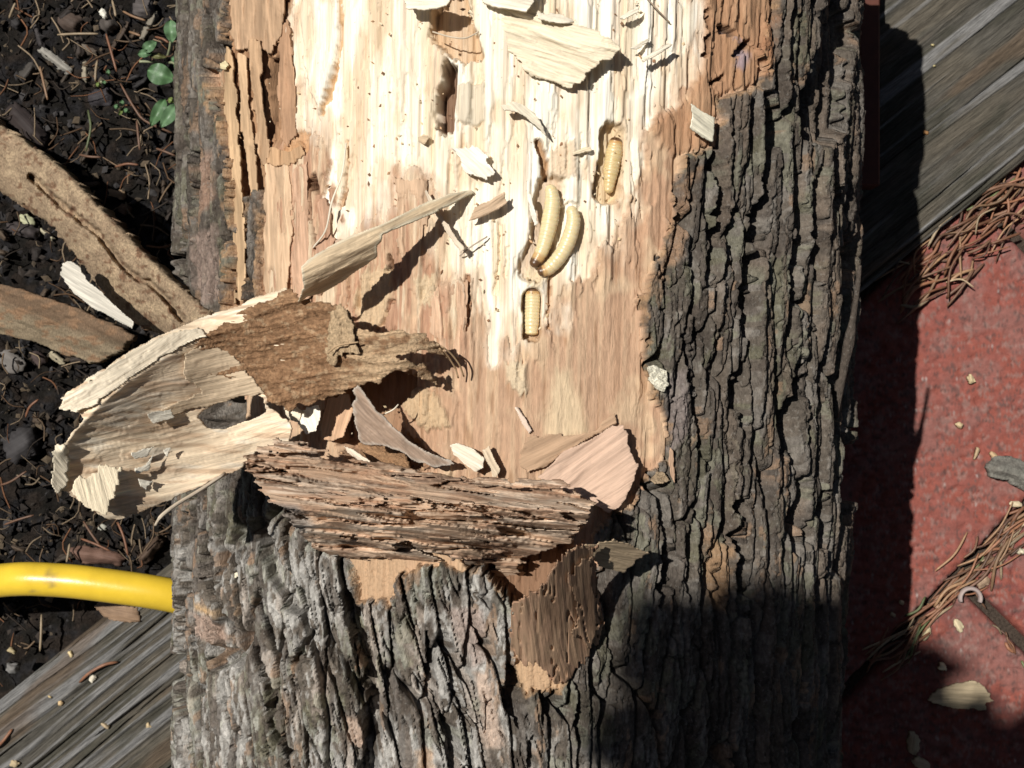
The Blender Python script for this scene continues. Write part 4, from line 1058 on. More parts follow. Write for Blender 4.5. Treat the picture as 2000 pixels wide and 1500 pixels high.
lchip('wood_chip', 'thin pale chip at the top edge shading a pit in the wood', [(785, -10), (840, -20), (885, -8), (872, 12), (835, 19), (795, 16)], 0.010, 0.0018, 0.05, tilt=(2, 2))
lchip('wood_chip', 'small splintered pale chip tucked behind the broad serrated chip', [(1050, 22), (1080, 26), (1112, 32), (1120, 44), (1080, 46), (1052, 36)], 0.008, 0.0014, 0.2, jag=4, jsc=3, an=5)
lchip('wood_sliver', 'pointed sliver standing beside the broad chip with a long dark shadow', [(1252, 116), (1275, 102), (1305, 84), (1315, 86), (1300, 98), (1280, 110), (1258, 120)], 0.008, 0.002, -0.5, cat='sliver', tilt=(3, 0))
lchip('wood_sliver', 'small curled sliver just below the pair of top right slivers', [(1228, 96), (1250, 82), (1268, 72), (1266, 82), (1245, 95)], 0.004, 0.0015, -0.5, cat='sliver')
lchip('wood_sliver', 'topmost small pointed sliver right of the broad chip', [(1212, 34), (1232, 20), (1250, 12), (1245, 24), (1220, 38)], 0.005, 0.0015, -0.4, cat='sliver')
lchip('wood_chip', 'clean white diamond chip on the right rim of the wound', [(1350, 202), (1372, 218), (1396, 230), (1395, 255), (1392, 279), (1370, 268), (1347, 250), (1352, 226)], 0.010, 0.0016, 0.55, (0.80, 0.74, 0.58), jag=0.8, tilt=(-3, 0))
lchip('wood_chip', 'white ragged chip in the middle of the pale wood with a notched lower edge', [(880, 288), (925, 286), (948, 300), (955, 322), (966, 338), (950, 350), (930, 346), (908, 334), (898, 310)], 0.004, 0.0014, 0.7, (0.82, 0.76, 0.64), jag=4, jsc=3, an=6, tilt=(2, 4))
lchip('wood_chip', 'tan shaded chip at the tip of the long splinter', [(914, 432), (928, 404), (962, 388), (986, 374), (990, 398), (970, 410), (942, 424)], 0.006, 0.0016, -0.45, (0.50, 0.36, 0.24), tilt=(0, -6))
lchip('wood_sliver', 'thin stick crossing the shadow of the long splinter', [(828, 372), (834, 370), (862, 420), (890, 460), (908, 486), (900, 492), (872, 452), (846, 412)], 0.007, 0.0014, 0.95, (0.66, 0.55, 0.42), cat='sliver')
lchip('wood_sliver', 'arched sliver above the grub tunnels throwing a hooked shadow', [(980, 206), (1000, 198), (1022, 204), (1045, 222), (1062, 246), (1066, 264), (1052, 252), (1032, 232), (1008, 218), (985, 216)], 0.007, 0.0015, 0.6, (0.72, 0.64, 0.5), cat='sliver', tilt=(-3, 0))
lchip('wood_sliver', 'short stick lying left of the amber grub', [(1118, 298), (1140, 288), (1155, 286), (1154, 294), (1135, 300), (1120, 302)], 0.002, 0.0014, -0.3, (0.72, 0.6, 0.42), cat='sliver')
lchip('wood_sliver', 'bright thin fibre beside the paired grubs', [(1030, 380), (1035, 378), (1046, 412), (1050, 436), (1044, 440), (1036, 415)], 0.004, 0.0012, 1.2, (0.85, 0.78, 0.66), cat='sliver')
lchip('wood_chip', 'pale crumb left of the white notched chip at the gallery foot', [(815, 268), (828, 262), (838, 268), (830, 282), (818, 276)], 0.003, 0.002, 0.2, (0.6, 0.46, 0.3))
lchip('frass_lump', 'cream lump of packed frass on the right rim of the wound', [(1266, 718), (1280, 712), (1302, 726), (1306, 752), (1296, 766), (1280, 758), (1268, 742)], 0.009, 0.008, 0.5, (0.82, 0.77, 0.62), cat='frass lump', m=M_FRASS, relief=0.0012, jag=2)
lchip('frass_lump', 'small pointed tan lump on the bark below the cream lump', [(1270, 940), (1284, 922), (1296, 922), (1308, 938), (1296, 946), (1278, 946)], 0.008, 0.008, 0.0, (0.46, 0.34, 0.22), cat='frass lump', m=M_FRASS, relief=0.001)
lchip('wood_chip', 'white squarish chip at the end of the curled wood flap', [(586, 806), (600, 795), (622, 792), (626, 815), (616, 842), (598, 848), (582, 830)], 0.019, 0.002, 1.2, (0.82, 0.76, 0.64), jag=1.5)
lchip('wood_chip', 'small cream chip left of the white squarish chip', [(553, 792), (570, 786), (590, 802), (584, 826), (566, 820), (556, 806)], 0.020, 0.002, 0.6, (0.78, 0.68, 0.52))
lchip('wood_chip', 'short pale block lying above the torn bark flap', [(878, 868), (895, 866), (925, 878), (946, 895), (944, 914), (930, 922), (905, 905), (885, 888)], 0.008, 0.005, 0.55, (0.78, 0.68, 0.54), jag=1.5)
lchip('wood_sliver', 'narrow pale sliver right of the short pale block', [(942, 880), (954, 872), (966, 895), (978, 918), (964, 938), (958, 915), (948, 896)], 0.007, 0.003, 1.05, (0.62, 0.50, 0.36), cat='sliver')
lchip('wood_sliver', 'thin slanting sliver on the smooth tan panel', [(1006, 796), (1012, 796), (1026, 818), (1040, 842), (1034, 846), (1018, 828)], 0.003, 0.0014, 1.0, (0.66, 0.52, 0.42), cat='sliver')
lchip('wood_sliver', 'pale splinter lying along the top edge of the torn bark flap', [(672, 872), (690, 878), (715, 895), (738, 912), (728, 916), (700, 900), (678, 884)], 0.022, 0.002, 0.6, (0.66, 0.56, 0.44), cat='sliver')
lchip('wood_chip', 'white fleck on the bark at the left edge of the log', [(342, 270), (356, 274), (368, 282), (368, 296), (352, 293), (343, 290)], 0.006, 0.0015, 0.3, (0.80, 0.74, 0.62), jag=1)
lchip('wood_sliver', 'pale sliver caught in the bark above the frass covered strip', [(374, 462), (382, 460), (390, 490), (395, 524), (388, 530), (380, 500)], 0.006, 0.0015, 1.4, (0.62, 0.5, 0.42), cat='sliver', jag=0.8)
lchip('wood_chip', 'yellowish crumb at the upper left rim of the wound', [(430, 124), (440, 118), (446, 126), (440, 136), (430, 134)], 0.008, 0.003, 0.3, (0.66, 0.56, 0.34), jag=1)
lchip('wood_chip', 'tan crumb stuck to the bark near the yellow hose', [(420, 1094), (432, 1090), (438, 1104), (432, 1120), (422, 1114)], 0.004, 0.003, 0.3, (0.44, 0.32, 0.18), jag=1)
lchip('wood_chip', 'tiny white crumb on the bark right of the yellow hose', [(454, 1120), (464, 1117), (467, 1126), (458, 1131)], 0.005, 0.002, 0.3, (0.75, 0.68, 0.52), jag=1)
lchip('wood_sliver', 'thin tan flake stuck upright on the bark under the pointed lump', [(1308, 872), (1314, 880), (1318, 925), (1318, 945), (1310, 930), (1306, 900)], 0.008, 0.001, 1.4, (0.46, 0.3, 0.2), cat='sliver', jag=1)
def hair(label, pts, r=0.00028, col=(0.80, 0.72, 0.58)):
    o = tube('wood_fibre', spline([w3(np.float32(x), np.float32(y), float(zlog(np.float32(x), np.float32(y))) + dz) for x, y, dz in pts], 26), r, 5, col, M_WOOD)
    tag(o, label, 'fibre', 'loose fibres on the log')
hair('long white fibre bending down the left of the pale wood', [(676, 280, .001), (668, 340, .004), (648, 395, .008), (636, 450, .006), (610, 486, .001)], 0.0004)
hair('grey needle thin fibre right of the splinter tip', [(952, 462, .001), (920, 482, .003), (898, 500, .001)], 0.0003, (0.4, 0.33, 0.26))
hair('fine curved fibre in the shaded pit at the top', [(845, 62, .002), (880, 72, .005), (910, 74, .004), (935, 62, .002)], 0.0003, (0.6, 0.5, 0.38))
hair('white hair thin fibre rising from the grey splinter', [(735, 818, .020), (752, 808, .022), (768, 800, .022), (778, 790, .020)], 0.0003)
hair('thin dark fibre slanting across the upper right wood', [(1262, -5, .002), (1285, 20, .003), (1308, 44, .001)], 0.0003, (0.36, 0.28, 0.2))

# sawdust crumbs scattered over the wound
def crumbs(name, n, region, zf, size, cols, material, seed, parent=None):
    r = np.random.default_rng(seed)
    Vs, Fs, Cs = [], [], []
    base = np.array([(1, 0, 0), (-1, 0, 0), (0, 1, 0), (0, -1, 0), (0, 0, 1), (0, 0, -1)], float)
    fc = np.array([(0, 2, 4), (2, 1, 4), (1, 3, 4), (3, 0, 4), (2, 0, 5), (1, 2, 5), (3, 1, 5), (0, 3, 5)])
    k = 0
    while k < n:
        x = r.uniform(region[0], region[2]); y = r.uniform(region[1], region[3])
        z = zf(x, y, r)
        if z is None: continue
        sz = r.uniform(*size)
        v = base * np.array([sz * r.uniform(0.6, 2.2), sz * r.uniform(0.6, 1.4), sz * r.uniform(0.3, 0.8)]) * r.uniform(0.7, 1.3, (6, 1))
        a = r.uniform(0, 6.28); ca, sa = math.cos(a), math.sin(a)
        v = v @ np.array([(ca, sa, 0), (-sa, ca, 0), (0, 0, 1)])
        t = r.uniform(-0.5, 0.5); v[:, 2] += v[:, 0] * t
        Vs.append(v + w3(np.float32(x), np.float32(y), z)); Fs.append(fc + 6 * k)
        Cs.append(np.tile(np.array(cols[r.integers(len(cols))]) * r.uniform(0.7, 1.25), (6, 1)))
        k += 1
    return mk(name, np.vstack(Vs), np.vstack(Fs), np.vstack(Cs), material, parent, False)
def zw(x, y, r):
    if sdf(np.float32([x]), np.float32([y]), WOUND)[0] < 4: return None
    return float(zlog(np.float32(x), np.float32(y))) - 0.0005
tag(crumbs('sawdust', 700, (430, 0, 1400, 1000), zw, (0.0002, 0.0006), [(0.6, 0.46, 0.28), (0.72, 0.62, 0.44), (0.45, 0.28, 0.16), (0.25, 0.14, 0.08)], M_LITTER, 5),
    'fine sawdust crumbs sprinkled over the stripped wood', 'sawdust', None, 'stuff')

# ------------------------------------------------------------------ big strips lying between soil and log
def ridge_strip():
    poly = [(-40, 210), (0, 245), (40, 268), (130, 335), (230, 440), (330, 540), (412, 612), (430, 650), (330, 660), (255, 628), (205, 580), (180, 540), (110, 452), (80, 425), (40, 398), (-40, 350)]
    crack = [(60, 345), (120, 400), (190, 455), (240, 520), (275, 548), (290, 550), (330, 590), (355, 625)]
    def zf(x, y):
        d = np.maximum(sdf(x, y, poly), 0)
        z = 0.025 + 0.00060 * np.maximum(x, -40) + 0.016 * np.sqrt(np.clip(1 - (1 - np.clip(d / 45, 0, 1)) ** 2, 0, 1))
        dc, t = pdist(x, y, crack)
        z = z - 0.016 * (1 - ss(3, 9, dc + 4 * (vn(x / 8, y / 8, 9) - 0.5)))
        return z + 0.002 * (fbm(x / 9, y / 9, 401, 3) - 0.5) + 0.0012 * (vn(x / 2.5, y / 2.5, 402) - 0.5)
    def cf(x, y):
        C = np.tile(np.float32((0.36, 0.26, 0.17)), (len(x), 1))
        C = mixc(C, (0.46, 0.34, 0.22), ss(0.4, 0.7, fbm(x / 20, y / 20, 403, 3)))
        C = mixc(C, (0.22, 0.13, 0.08), ss(0.6, 0.75, fbm(x / 10, y / 10, 404, 3)))
        dc, t = pdist(x, y, crack)
        return C * (0.7 + 0.6 * vn(x / 2.2, y / 2.2, 405))[:, None]
    o = sheet('bark_strip', poly, zf, 0.022, 2.6, 5, 7, 0.75, 1.5, 0.0003, cf, var=0.1, material=M_FRASS, seed=411, fade=0.9)
    tag(o, 'long tan bark strip coated in sawdust leaning from the soil to the log', 'bark strip')
ridge_strip()
p2 = [(-40, 545), (0, 556), (60, 572), (120, 590), (190, 620), (262, 655), (230, 690), (180, 712), (120, 690), (60, 665), (0, 652), (-40, 640)]
def cf2(x, y):
    C = np.tile(np.float32((0.21, 0.14, 0.09)), (len(x), 1))
    C = mixc(C, (0.30, 0.24, 0.16), ss(20, 50, (y - 560 - 0.33 * x)) * 0.8)
    return mixc(C, (0.30, 0.185, 0.11), ss(0.5, 0.7, fbm(x / 18, y / 10, 413, 3)))
tag(sheet('wood_strip', p2, lambda x, y: 0.045 + 0.0006 * np.maximum(x, 0) - 0.00022 * np.maximum(y - 600 - 0.3 * x, 0) + 0.008 * (fbm(x / 26, y / 12, 414, 4) - 0.5), 0.012, 2.6, 3, 8, 0.4, 3,
          0.0012, cf2, var=0.25, material=M_FRASS, seed=415, fade=0.8), 'brown crumbly wood strip below the sawdust coated strip', 'wood strip')
tag(sheet('wood_chip', [(122, 512), (138, 510), (155, 522), (168, 545), (200, 572), (220, 595), (245, 615), (263, 630), (258, 642), (225, 625), (180, 600), (145, 575), (128, 552), (118, 535)],
          lambda x, y: 0.09 + 0.00062 * x, 0.003, 2.2, 2, 4, 0.55, 5, 0.0007, col=(0.66, 0.61, 0.52), var=0.25, fib=6, seed=417), 'bright white wood chip lying between the two brown strips', 'wood chip', 'chips on the soil')

# ------------------------------------------------------------------ litter on soil, timber and brick
def gchip(name, label, cx, cy, L, W, ang, z, col, cat='bark chip', group='chips on the soil', thick=0.003, m=None, seed=[700], jag=2.0, tilt=0.0, poly=None, step=None, sides=9):
    seed[0] += 1; r = np.random.default_rng(seed[0])
    if poly is None:
        a = np.linspace(0, 2 * np.pi, sides, endpoint=False) + r.uniform(0, 1)
        q = np.stack([np.sign(np.cos(a)) * np.abs(np.cos(a)) ** 0.7 * L / 2, np.sign(np.sin(a)) * np.abs(np.sin(a)) ** 0.7 * W / 2], -1) * r.uniform(0.78, 1.1, (sides, 1))
        ca, sa = math.cos(ang), math.sin(ang)
        poly = q @ np.array([(ca, sa), (-sa, ca)]) + (cx, cy)
    mn = min(L, W)
    zf = lambda x, y: z + thick + tilt * (x - cx) * 1e-4 + 0.35 * thick * (fbm(x / max(mn, 6) * 2, y / max(mn, 6) * 2, seed[0], 2) - 0.5) - thick * 0.5 * (1 - ss(0, mn * 0.35, np.maximum(sdf(x, y, poly), 0)))
    o = sheet(name, poly, zf, thick, step or max(1.8, mn / 9), min(jag, mn * 0.12), 5, ang, 2, 0.0005, col=col, var=0.3, fib=6, material=m or M_WOOD, seed=seed[0], fade=0.9)
    return tag(o, label, cat, group)
SZ = -0.010
for a in [('bark_nugget', 'rounded brown bark nugget at the top left of the soil', 138, 42, 48, 42, 0.4, (0.11, 0.078, 0.062), 0.010),
          ('bark_nugget', 'grey brown bark nugget under a tiny white crumb', 212, 46, 38, 34, 1.2, (0.10, 0.085, 0.075), 0.009),
          ('bark_nugget', 'grey bark nugget at the top edge left of the log', 280, 16, 44, 40, 0.2, (0.12, 0.105, 0.10), 0.010),
          ('wood_chip', 'pale grey split stick crossing the seedling', 293, 48, 66, 18, 2.05, (0.24, 0.21, 0.165), 0.005),
          ('wood_chip', 'brown grey flat chip right of the long whitish chip', 166, 92, 52, 20, 0.7, (0.15, 0.12, 0.095), 0.004),
          ('wood_chip', 'long whitish weathered chip on the soil', 110, 119, 80, 22, 0.68, (0.34, 0.32, 0.28), 0.004),
          ('wood_chip', 'small upright cream chip below the brown grey chip', 166, 140, 46, 16, 1.5, (0.36, 0.31, 0.23), 0.004),
          ('bark_slab', 'large dark purplish bark slab above the sawdust coated strip', 48, 240, 112, 52, 0.75, (0.050, 0.038, 0.036), 0.010),
          ('bark_nugget', 'oval dark grey nugget on the left of the soil', 53, 142, 48, 28, 2.2, (0.075, 0.066, 0.058), 0.008),
          ('bark_slab', 'dark narrow bark sliver beside the long whitish chip', 72, 62, 80, 16, 1.25, (0.060, 0.052, 0.052), 0.005),
          ('bark_slab', 'dark slab right of the tan chip', 195, 190, 60, 36, -0.25, (0.045, 0.040, 0.044), 0.006),
          ('bark_slab', 'brown stick chip running up from the fallen needle', 235, 72, 80, 16, 2.15, (0.085, 0.062, 0.046), 0.005),
          ('wood_chip', 'small tan chip right of the sawdust coated strip', 228, 378, 42, 18, 0.15, (0.42, 0.29, 0.18), 0.003),
          ('bark_nugget', 'small brown nugget beside the sawdust coated strip', 242, 408, 24, 20, 0.5, (0.20, 0.12, 0.08), 0.006),
          ('wood_chip', 'pale greenish chip left of the sawdust coated strip', 53, 432, 40, 24, 0.5, (0.50, 0.50, 0.32), 0.003),
          ('wood_chip', 'thin pale chip touching the sawdust coated strip', 92, 458, 36, 9, 0.65, (0.52, 0.47, 0.33), 0.003),
          ('bark_nugget', 'dark elongated nugget below the pale greenish chip', 45, 450, 70, 28, 0.35, (0.085, 0.070, 0.068), 0.008),
          ('wood_chip', 'cream splintered chip left of the curled wood flap', 110, 698, 38, 16, 0.6, (0.50, 0.43, 0.30), 0.003),
          ('wood_chip', 'weathered grey fibrous chip at the left edge', 20, 706, 62, 40, 0.7, (0.20, 0.18, 0.165), 0.004),
          ('bark_nugget', 'purplish nugget under the brown crumbly strip', 75, 700, 36, 26, 0.8, (0.095, 0.068, 0.062), 0.007),
          ('bark_slab', 'broad dark grey nugget at the left edge beside the flap', 40, 868, 80, 58, 2.6, (0.060, 0.055, 0.056), 0.011),
          ('wood_chip', 'white chip fragment below the tip of the curled flap', 200, 1029, 20, 14, 0.3, (0.55, 0.54, 0.46), 0.003),
          ('pebble', 'small grey pebble at the lower left edge of the soil', 24, 1306, 24, 22, 0.2, (0.24, 0.23, 0.22), 0.006),
          ('wood_chip', 'cream crumb above the small grey pebble', 22, 1270, 18, 12, 0.7, (0.58, 0.47, 0.27), 0.003),
          ('bark_slab', 'dull pink brown slab above the yellow hose', 188, 1086, 110, 34, 0.15, (0.20, 0.115, 0.085), 0.008),
          ('bark_slab', 'brown wedge between the slab and the log', 290, 1075, 70, 30, -0.8, (0.10, 0.065, 0.045), 0.010),
          ('bark_slab', 'tan flake half hidden in the shadow of the yellow hose', 232, 1196, 92, 40, 0.2, (0.34, 0.22, 0.14), 0.004)]:
    nm, lb, cx, cy, L_, W_, an, c, th = a
    c = tuple(0.78 * v for v in c)
    gchip(nm, lb, cx, cy, L_, W_, an, SZ if cy < 1180 else 0.012, c, 'pebble' if nm == 'pebble' else ('wood chip' if nm == 'wood_chip' else 'bark chip'), 'chips on the soil', th, M_WOOD)
gchip('wood_chip', 'tiny bright white crumb on a bark nugget', 200, 26, 14, 22, -0.5, 0.0, (0.75, 0.72, 0.62), 'wood chip', thick=0.003)
# nondescript mulch bits, sharing a label
rg = np.random.default_rng(77)
for k in range(55):
    while True:
        x = rg.uniform(0, 345); y = rg.uniform(0, 1300)
        if y < 1340 - 0.8 * x - 30: break
    ci = rg.integers(5)
    c = np.array([(0.045, 0.036, 0.032), (0.075, 0.058, 0.048), (0.10, 0.078, 0.06), (0.055, 0.050, 0.050), (0.14, 0.10, 0.07)][ci])
    lb = 'small %s mulch bit on the soil %s' % (['black', 'dark brown', 'brown', 'dark grey', 'tan brown'][ci],
         'above the sawdust coated strip' if y < 260 + 0.8 * x else ('between the strips and the curled flap' if y < 760 else ('left of the curled flap' if y < 1020 else 'around the yellow hose')))
    gchip('mulch_bit', lb, x, y, rg.uniform(16, 46), rg.uniform(8, 22), rg.uniform(0, 3.1), SZ + rg.uniform(-0.002, 0.003), tuple(0.55 * c), 'mulch bit', 'mulch bits on the soil', rg.uniform(0.002, 0.007))

def soilz(x, y, r):
    if y > 1340 - 0.8 * x - 15: return None
    return r.uniform(-0.016, -0.004)
tag(crumbs('soil_litter', 2600, (-120, -60, 420, 1360), soilz, (0.0004, 0.0022), [(0.02, 0.016, 0.014), (0.03, 0.024, 0.02), (0.055, 0.042, 0.03), (0.014, 0.012, 0.012), (0.10, 0.075, 0.05), (0.04, 0.037, 0.037)], M_LITTER, 6),
    'fine dark crumbs and fragments covering the soil', 'soil litter', None, 'stuff')

def twigs(n, seed):
    r = np.random.default_rng(seed); Vs, Fs, Cs = [], [], []; k = 0
    while k < n:
        x = r.uniform(-60, 360); y = r.uniform(-40, 1340)
        if y > 1340 - 0.8 * x - 20: continue
        a = r.uniform(0, 6.28); L = r.uniform(14, 70); b = r.normal(0, 8); z = r.uniform(-0.006, 0.002)
        p = spline([w3(np.float32(x - L / 2 * math.cos(a)), np.float32(y - L / 2 * math.sin(a)), z + r.uniform(-.002, .004)), w3(np.float32(x + b * math.sin(a)), np.float32(y - b * math.cos(a)), z + .003),
                    w3(np.float32(x + L / 2 * math.cos(a)), np.float32(y + L / 2 * math.sin(a)), z + r.uniform(-.002, .004))], 6)
        T = np.gradient(p, axis=0); T /= np.linalg.norm(T, axis=1)[:, None]; S_ = np.cross(T, (0, 0, 1)); U_ = np.cross(S_, T); rd = r.uniform(0.00025, 0.0007)
        ring = np.stack([p + S_ * rd, p + U_ * rd, p - S_ * rd], 1).reshape(-1, 3)
        i = np.arange(5)[:, None] * 3; j = np.arange(3)[None]; jn = (j + 1) % 3
        Fs.append(np.stack([i + j, i + jn, i + 3 + jn, i + 3 + j], -1).reshape(-1, 4) + 18 * k); Vs.append(ring); k += 1
        Cs.append(np.tile(np.array([(0.10, 0.06, 0.035), (0.16, 0.11, 0.07), (0.05, 0.038, 0.03), (0.24, 0.18, 0.12), (0.18, 0.085, 0.045)][r.integers(5)]) * r.uniform(0.6, 1.1), (18, 1)))
    return mk('twig_litter', np.vstack(Vs), np.vstack(Fs), np.vstack(Cs), M_LITTER)
tag(twigs(420, 12), 'thin broken twigs and rootlets strewn over the soil', 'twig litter', None, 'stuff')

# ------------------------------------------------------------------ pine needles
NC = [(0.22, 0.10, 0.055), (0.16, 0.085, 0.052), (0.27, 0.16, 0.09), (0.12, 0.062, 0.04), (0.33, 0.25, 0.16), (0.10, 0.12, 0.05)]
def needle(label, pts, col, group, r=0.00075, z=None):
    P3 = np.array([w3(np.float32(x), np.float32(y), zz) for x, y, zz in pts])
    P3 = spline(P3, 12)
    o = tube('pine_needle', P3, r * np.array([0.5, 0.9] + [1] * 8 + [0.9, 0.5]), 5, col, M_NEEDLE)
    return tag(o, label, 'pine needle', group)
GS = 'pine needles on the soil'
for lb, pts, ci in [('straight rust pine needle pointing at the small sprout', [(207, 66), (218, 104), (228, 140)], 0),
                    ('long bent brown needle running to the log below the seedling', [(235, 163), (262, 210), (285, 237), (342, 262)], 1),
                    ('short brown needle under the long bent needle', [(267, 235), (270, 265), (273, 293)], 1),
                    ('green curved pine needle on the black soil', [(172, 215), (177, 250), (168, 295)], 5),
                    ('short rust needle lying level below the green needle', [(225, 326), (248, 320), (270, 322)], 0),
                    ('orange needle leaning on the pale grey split stick', [(240, 22), (260, 32), (284, 40)], 2),
                    ('brown needle lying level below the bark nuggets', [(112, 68), (150, 66), (192, 66)], 4),
                    ('tan needle beside the oval dark nugget', [(78, 130), (86, 165), (93, 195)], 2),
                    ('pale needle at the top left corner', [(18, 36), (24, 20), (30, 6)], 4),
                    ('brown needle above the tan chip', [(155, 302), (175, 306), (197, 307)], 1),
                    ('thin brown needle hanging at the top edge', [(219, 0), (224, 20), (226, 32)], 4),
                    ('short needle right of the pale grey split stick', [(303, 72), (318, 76), (330, 84)], 0),
                    ('short tan needle left of the pale grey split stick', [(252, 62), (264, 66), (275, 70)], 2),
                    ('thin rust needle touching the log low on the soil', [(305, 290), (322, 296), (342, 304)], 1),
                    ('tan needle crossing in front of the seedling', [(190, 118), (187, 138), (186, 158)], 4),
                    ('rust needle left of the tip of the curled flap', [(50, 815), (58, 795), (75, 780)], 0),
                    ('brown needle below the curled flap pointing to the hose', [(163, 1018), (178, 1042), (195, 1065)], 1),
                    ('reddish needle crossing others below the curled flap', [(158, 1052), (185, 1062), (215, 1076)], 0),
                    ('thick rust needle below the curled flap near the log', [(230, 1020), (242, 1050), (250, 1085)], 0),
                    ('tan needle standing above the yellow hose', [(136, 1062), (133, 1082), (130, 1098)], 4),
                    ('brown needle at the left edge above the hose', [(8, 1025), (35, 1015), (66, 1006)], 1),
                    ('thin needle below the hose in its shadow', [(81, 1200), (80, 1240), (78, 1272)], 4),
                    ('short brown needle near the dark nugget at the left edge', [(0, 948), (22, 940), (52, 920)], 1)]:
    needle(lb, [(x, y, 0.004 + 0.003 * math.sin(i)) for i, (x, y) in enumerate(pts)], np.array(NC[ci]) * 0.8, GS)
needle('curved rust needle lying on the grey timber below the hose', [(155, 1333, .0145), (175, 1314, .0165), (205, 1298, .0165), (230, 1293, .0145)], NC[0], 'pine needles on the timber', 0.0010)
needle('rust needle at the lower left corner of the timber', [(-8, 1462, .0145), (8, 1445, .016), (24, 1424, .0145)], NC[0], 'pine needles on the timber', 0.0010)
rn = np.random.default_rng(91)
def drift(A, B, n, half, label, group, zmax, lmin=50, lmax=120, spread=0.35, bend=10):
    A = np.array(A, float); B = np.array(B, float); d = (B - A); L = np.linalg.norm(d); d /= L; nn = np.array([-d[1], d[0]])
    nmc = ['rust', 'brown', 'orange tan', 'dark brown', 'straw coloured', 'green']
    for k in range(n):
        ci = rn.choice(6, p=[.28, .22, .2, .12, .13, .05])
        c = A + d * rn.uniform(-30, L + 40) + nn * rn.normal(0, 1) * half * 0.5
        a = rn.normal(0, spread); dd = d * math.cos(a) + nn * math.sin(a); ln = rn.uniform(lmin, lmax); b = rn.normal(0, bend)
        q = np.array([-dd[1], dd[0]]); z0 = rn.uniform(0.001, zmax); z1 = z0 + rn.uniform(-0.002, 0.003)
        pts = [c - dd * ln / 2, c + q * b, c + dd * ln / 2]
        needle(label % nmc[ci], [(pts[0][0], pts[0][1], z0), (pts[1][0], pts[1][1], max(z0, z1) + 0.001), (pts[2][0], pts[2][1], max(0.0008, z1))], np.array(NC[ci]) * rn.uniform(0.5, 1.4), group, rn.uniform(0.0005, 0.0011))
drift((1770, 560), (1985, 375), 95, 62, '%s pine needle in the drift along the timber', 'needles drifted along the timber', 0.007)
drift((1740, 1270), (1990, 1035), 80, 34, '%s pine needle in the joint between the bricks', 'needles in the brick joint', 0.005, bend=6, spread=0.25)
drift((1915, 1180), (1995, 1290), 9, 5, 'thin %s needle in the short brick joint at the right', 'needles in the short brick joint', 0.001, 25, 55, 0.1, 3)

# ------------------------------------------------------------------ bits on brick and timber
GB = 'crumbs on the bricks'
for lb, cx, cy, L_, W_, an, c, th, nm in [
        ('pale cube like crumb on the red brick above the finger shadow', 1896, 741, 20, 15, 1.2, (0.50, 0.40, 0.24), .003, 'wood_chip'),
        ('cream round crumb in the middle of the red brick', 1874, 830, 15, 13, .3, (0.60, 0.47, 0.28), .003, 'wood_chip'),
        ('small curved tan flake left of the grey bark chunk', 1908, 885, 26, 9, 1.9, (0.42, 0.31, 0.19), .002, 'wood_chip'),
        ('tan flake touching the grey bark chunk', 1942, 890, 22, 12, .7, (0.44, 0.31, 0.18), .002, 'wood_chip'),
        ('pale flake at the right edge of the red brick', 1985, 985, 26, 13, .2, (0.56, 0.46, 0.31), .002, 'wood_chip'),
        ('small cream crumb left of the needle filled joint', 1761, 1177, 13, 9, .6, (0.58, 0.48, 0.31), .002, 'wood_chip'),
        ('cream crumb at the edge of the log shadow', 1744, 1201, 11, 9, .4, (0.55, 0.44, 0.29), .002, 'wood_chip'),
        ('pale three cornered flake on the lower brick', 1872, 1221, 30, 20, 1.1, (0.62, 0.52, 0.34), .002, 'wood_chip'),
        ('pale narrow flake beside the needle filled joint', 1810, 1238, 32, 13, -1.1, (0.58, 0.48, 0.3), .002, 'wood_chip'),
        ('square cream crumb on the lower brick', 1841, 1302, 18, 16, .1, (0.66, 0.56, 0.38), .003, 'wood_chip'),
        ('tan crumb lying in the needle filled joint', 1834, 1187, 20, 13, .8, (0.40, 0.25, 0.17), .004, 'wood_chip'),
        ('tan flake on the needles near the curled shaving', 1922, 1136, 32, 20, -.6, (0.36, 0.25, 0.17), .004, 'wood_chip'),
        ('white fleck at the right end of the needle filled joint', 1996, 1078, 16, 14, .3, (0.66, 0.6, 0.44), .006, 'wood_chip'),
        ('dull oval chip in the dark lower right corner', 1785, 1452, 44, 24, 1.7, (0.42, 0.33, 0.22), .003, 'wood_chip'),
        ('dull chip at the bottom edge in the dark corner', 1800, 1492, 44, 22, .4, (0.42, 0.33, 0.22), .003, 'wood_chip')]:
    gchip(nm, lb, cx, cy, L_, W_, an, 0.001, c, 'wood chip', GB, th)
gchip('wood_chip', 'large pale wood chip lying on the lower brick', 1880, 1360, 120, 50, 0, 0.001, (0.50, 0.40, 0.26), 'wood chip', GB, 0.003, step=2.2,
      poly=[(1813, 1368), (1828, 1350), (1850, 1340), (1905, 1329), (1925, 1343), (1940, 1368), (1925, 1372), (1926, 1386), (1870, 1385), (1832, 1375)])
gchip('bark_chunk', 'rough grey bark chunk at the right edge of the red brick', 1975, 928, 100, 60, 0.3, 0.001, (0.20, 0.19, 0.165), 'bark chip', GB, 0.012, M_BARK, step=2.4,
      poly=[(1928, 912), (1945, 892), (1975, 890), (2000, 902), (2050, 905), (2060, 960), (2010, 965), (1985, 950), (1970, 938), (1935, 932)])
sv = [w3(np.float32(1895 + 20 * math.cos(a)), np.float32(1168 + 19 * math.sin(a)), 0.006) for a in np.linspace(math.radians(160), math.radians(385), 14)]
tag(tube('wood_shaving', sv, 0.0013, 8, (0.36, 0.29, 0.27), M_WOOD, None, True, 2.2), 'curled pale shaving at the corner of the lower brick', 'shaving', GB)
GT = 'crumbs on the timber'
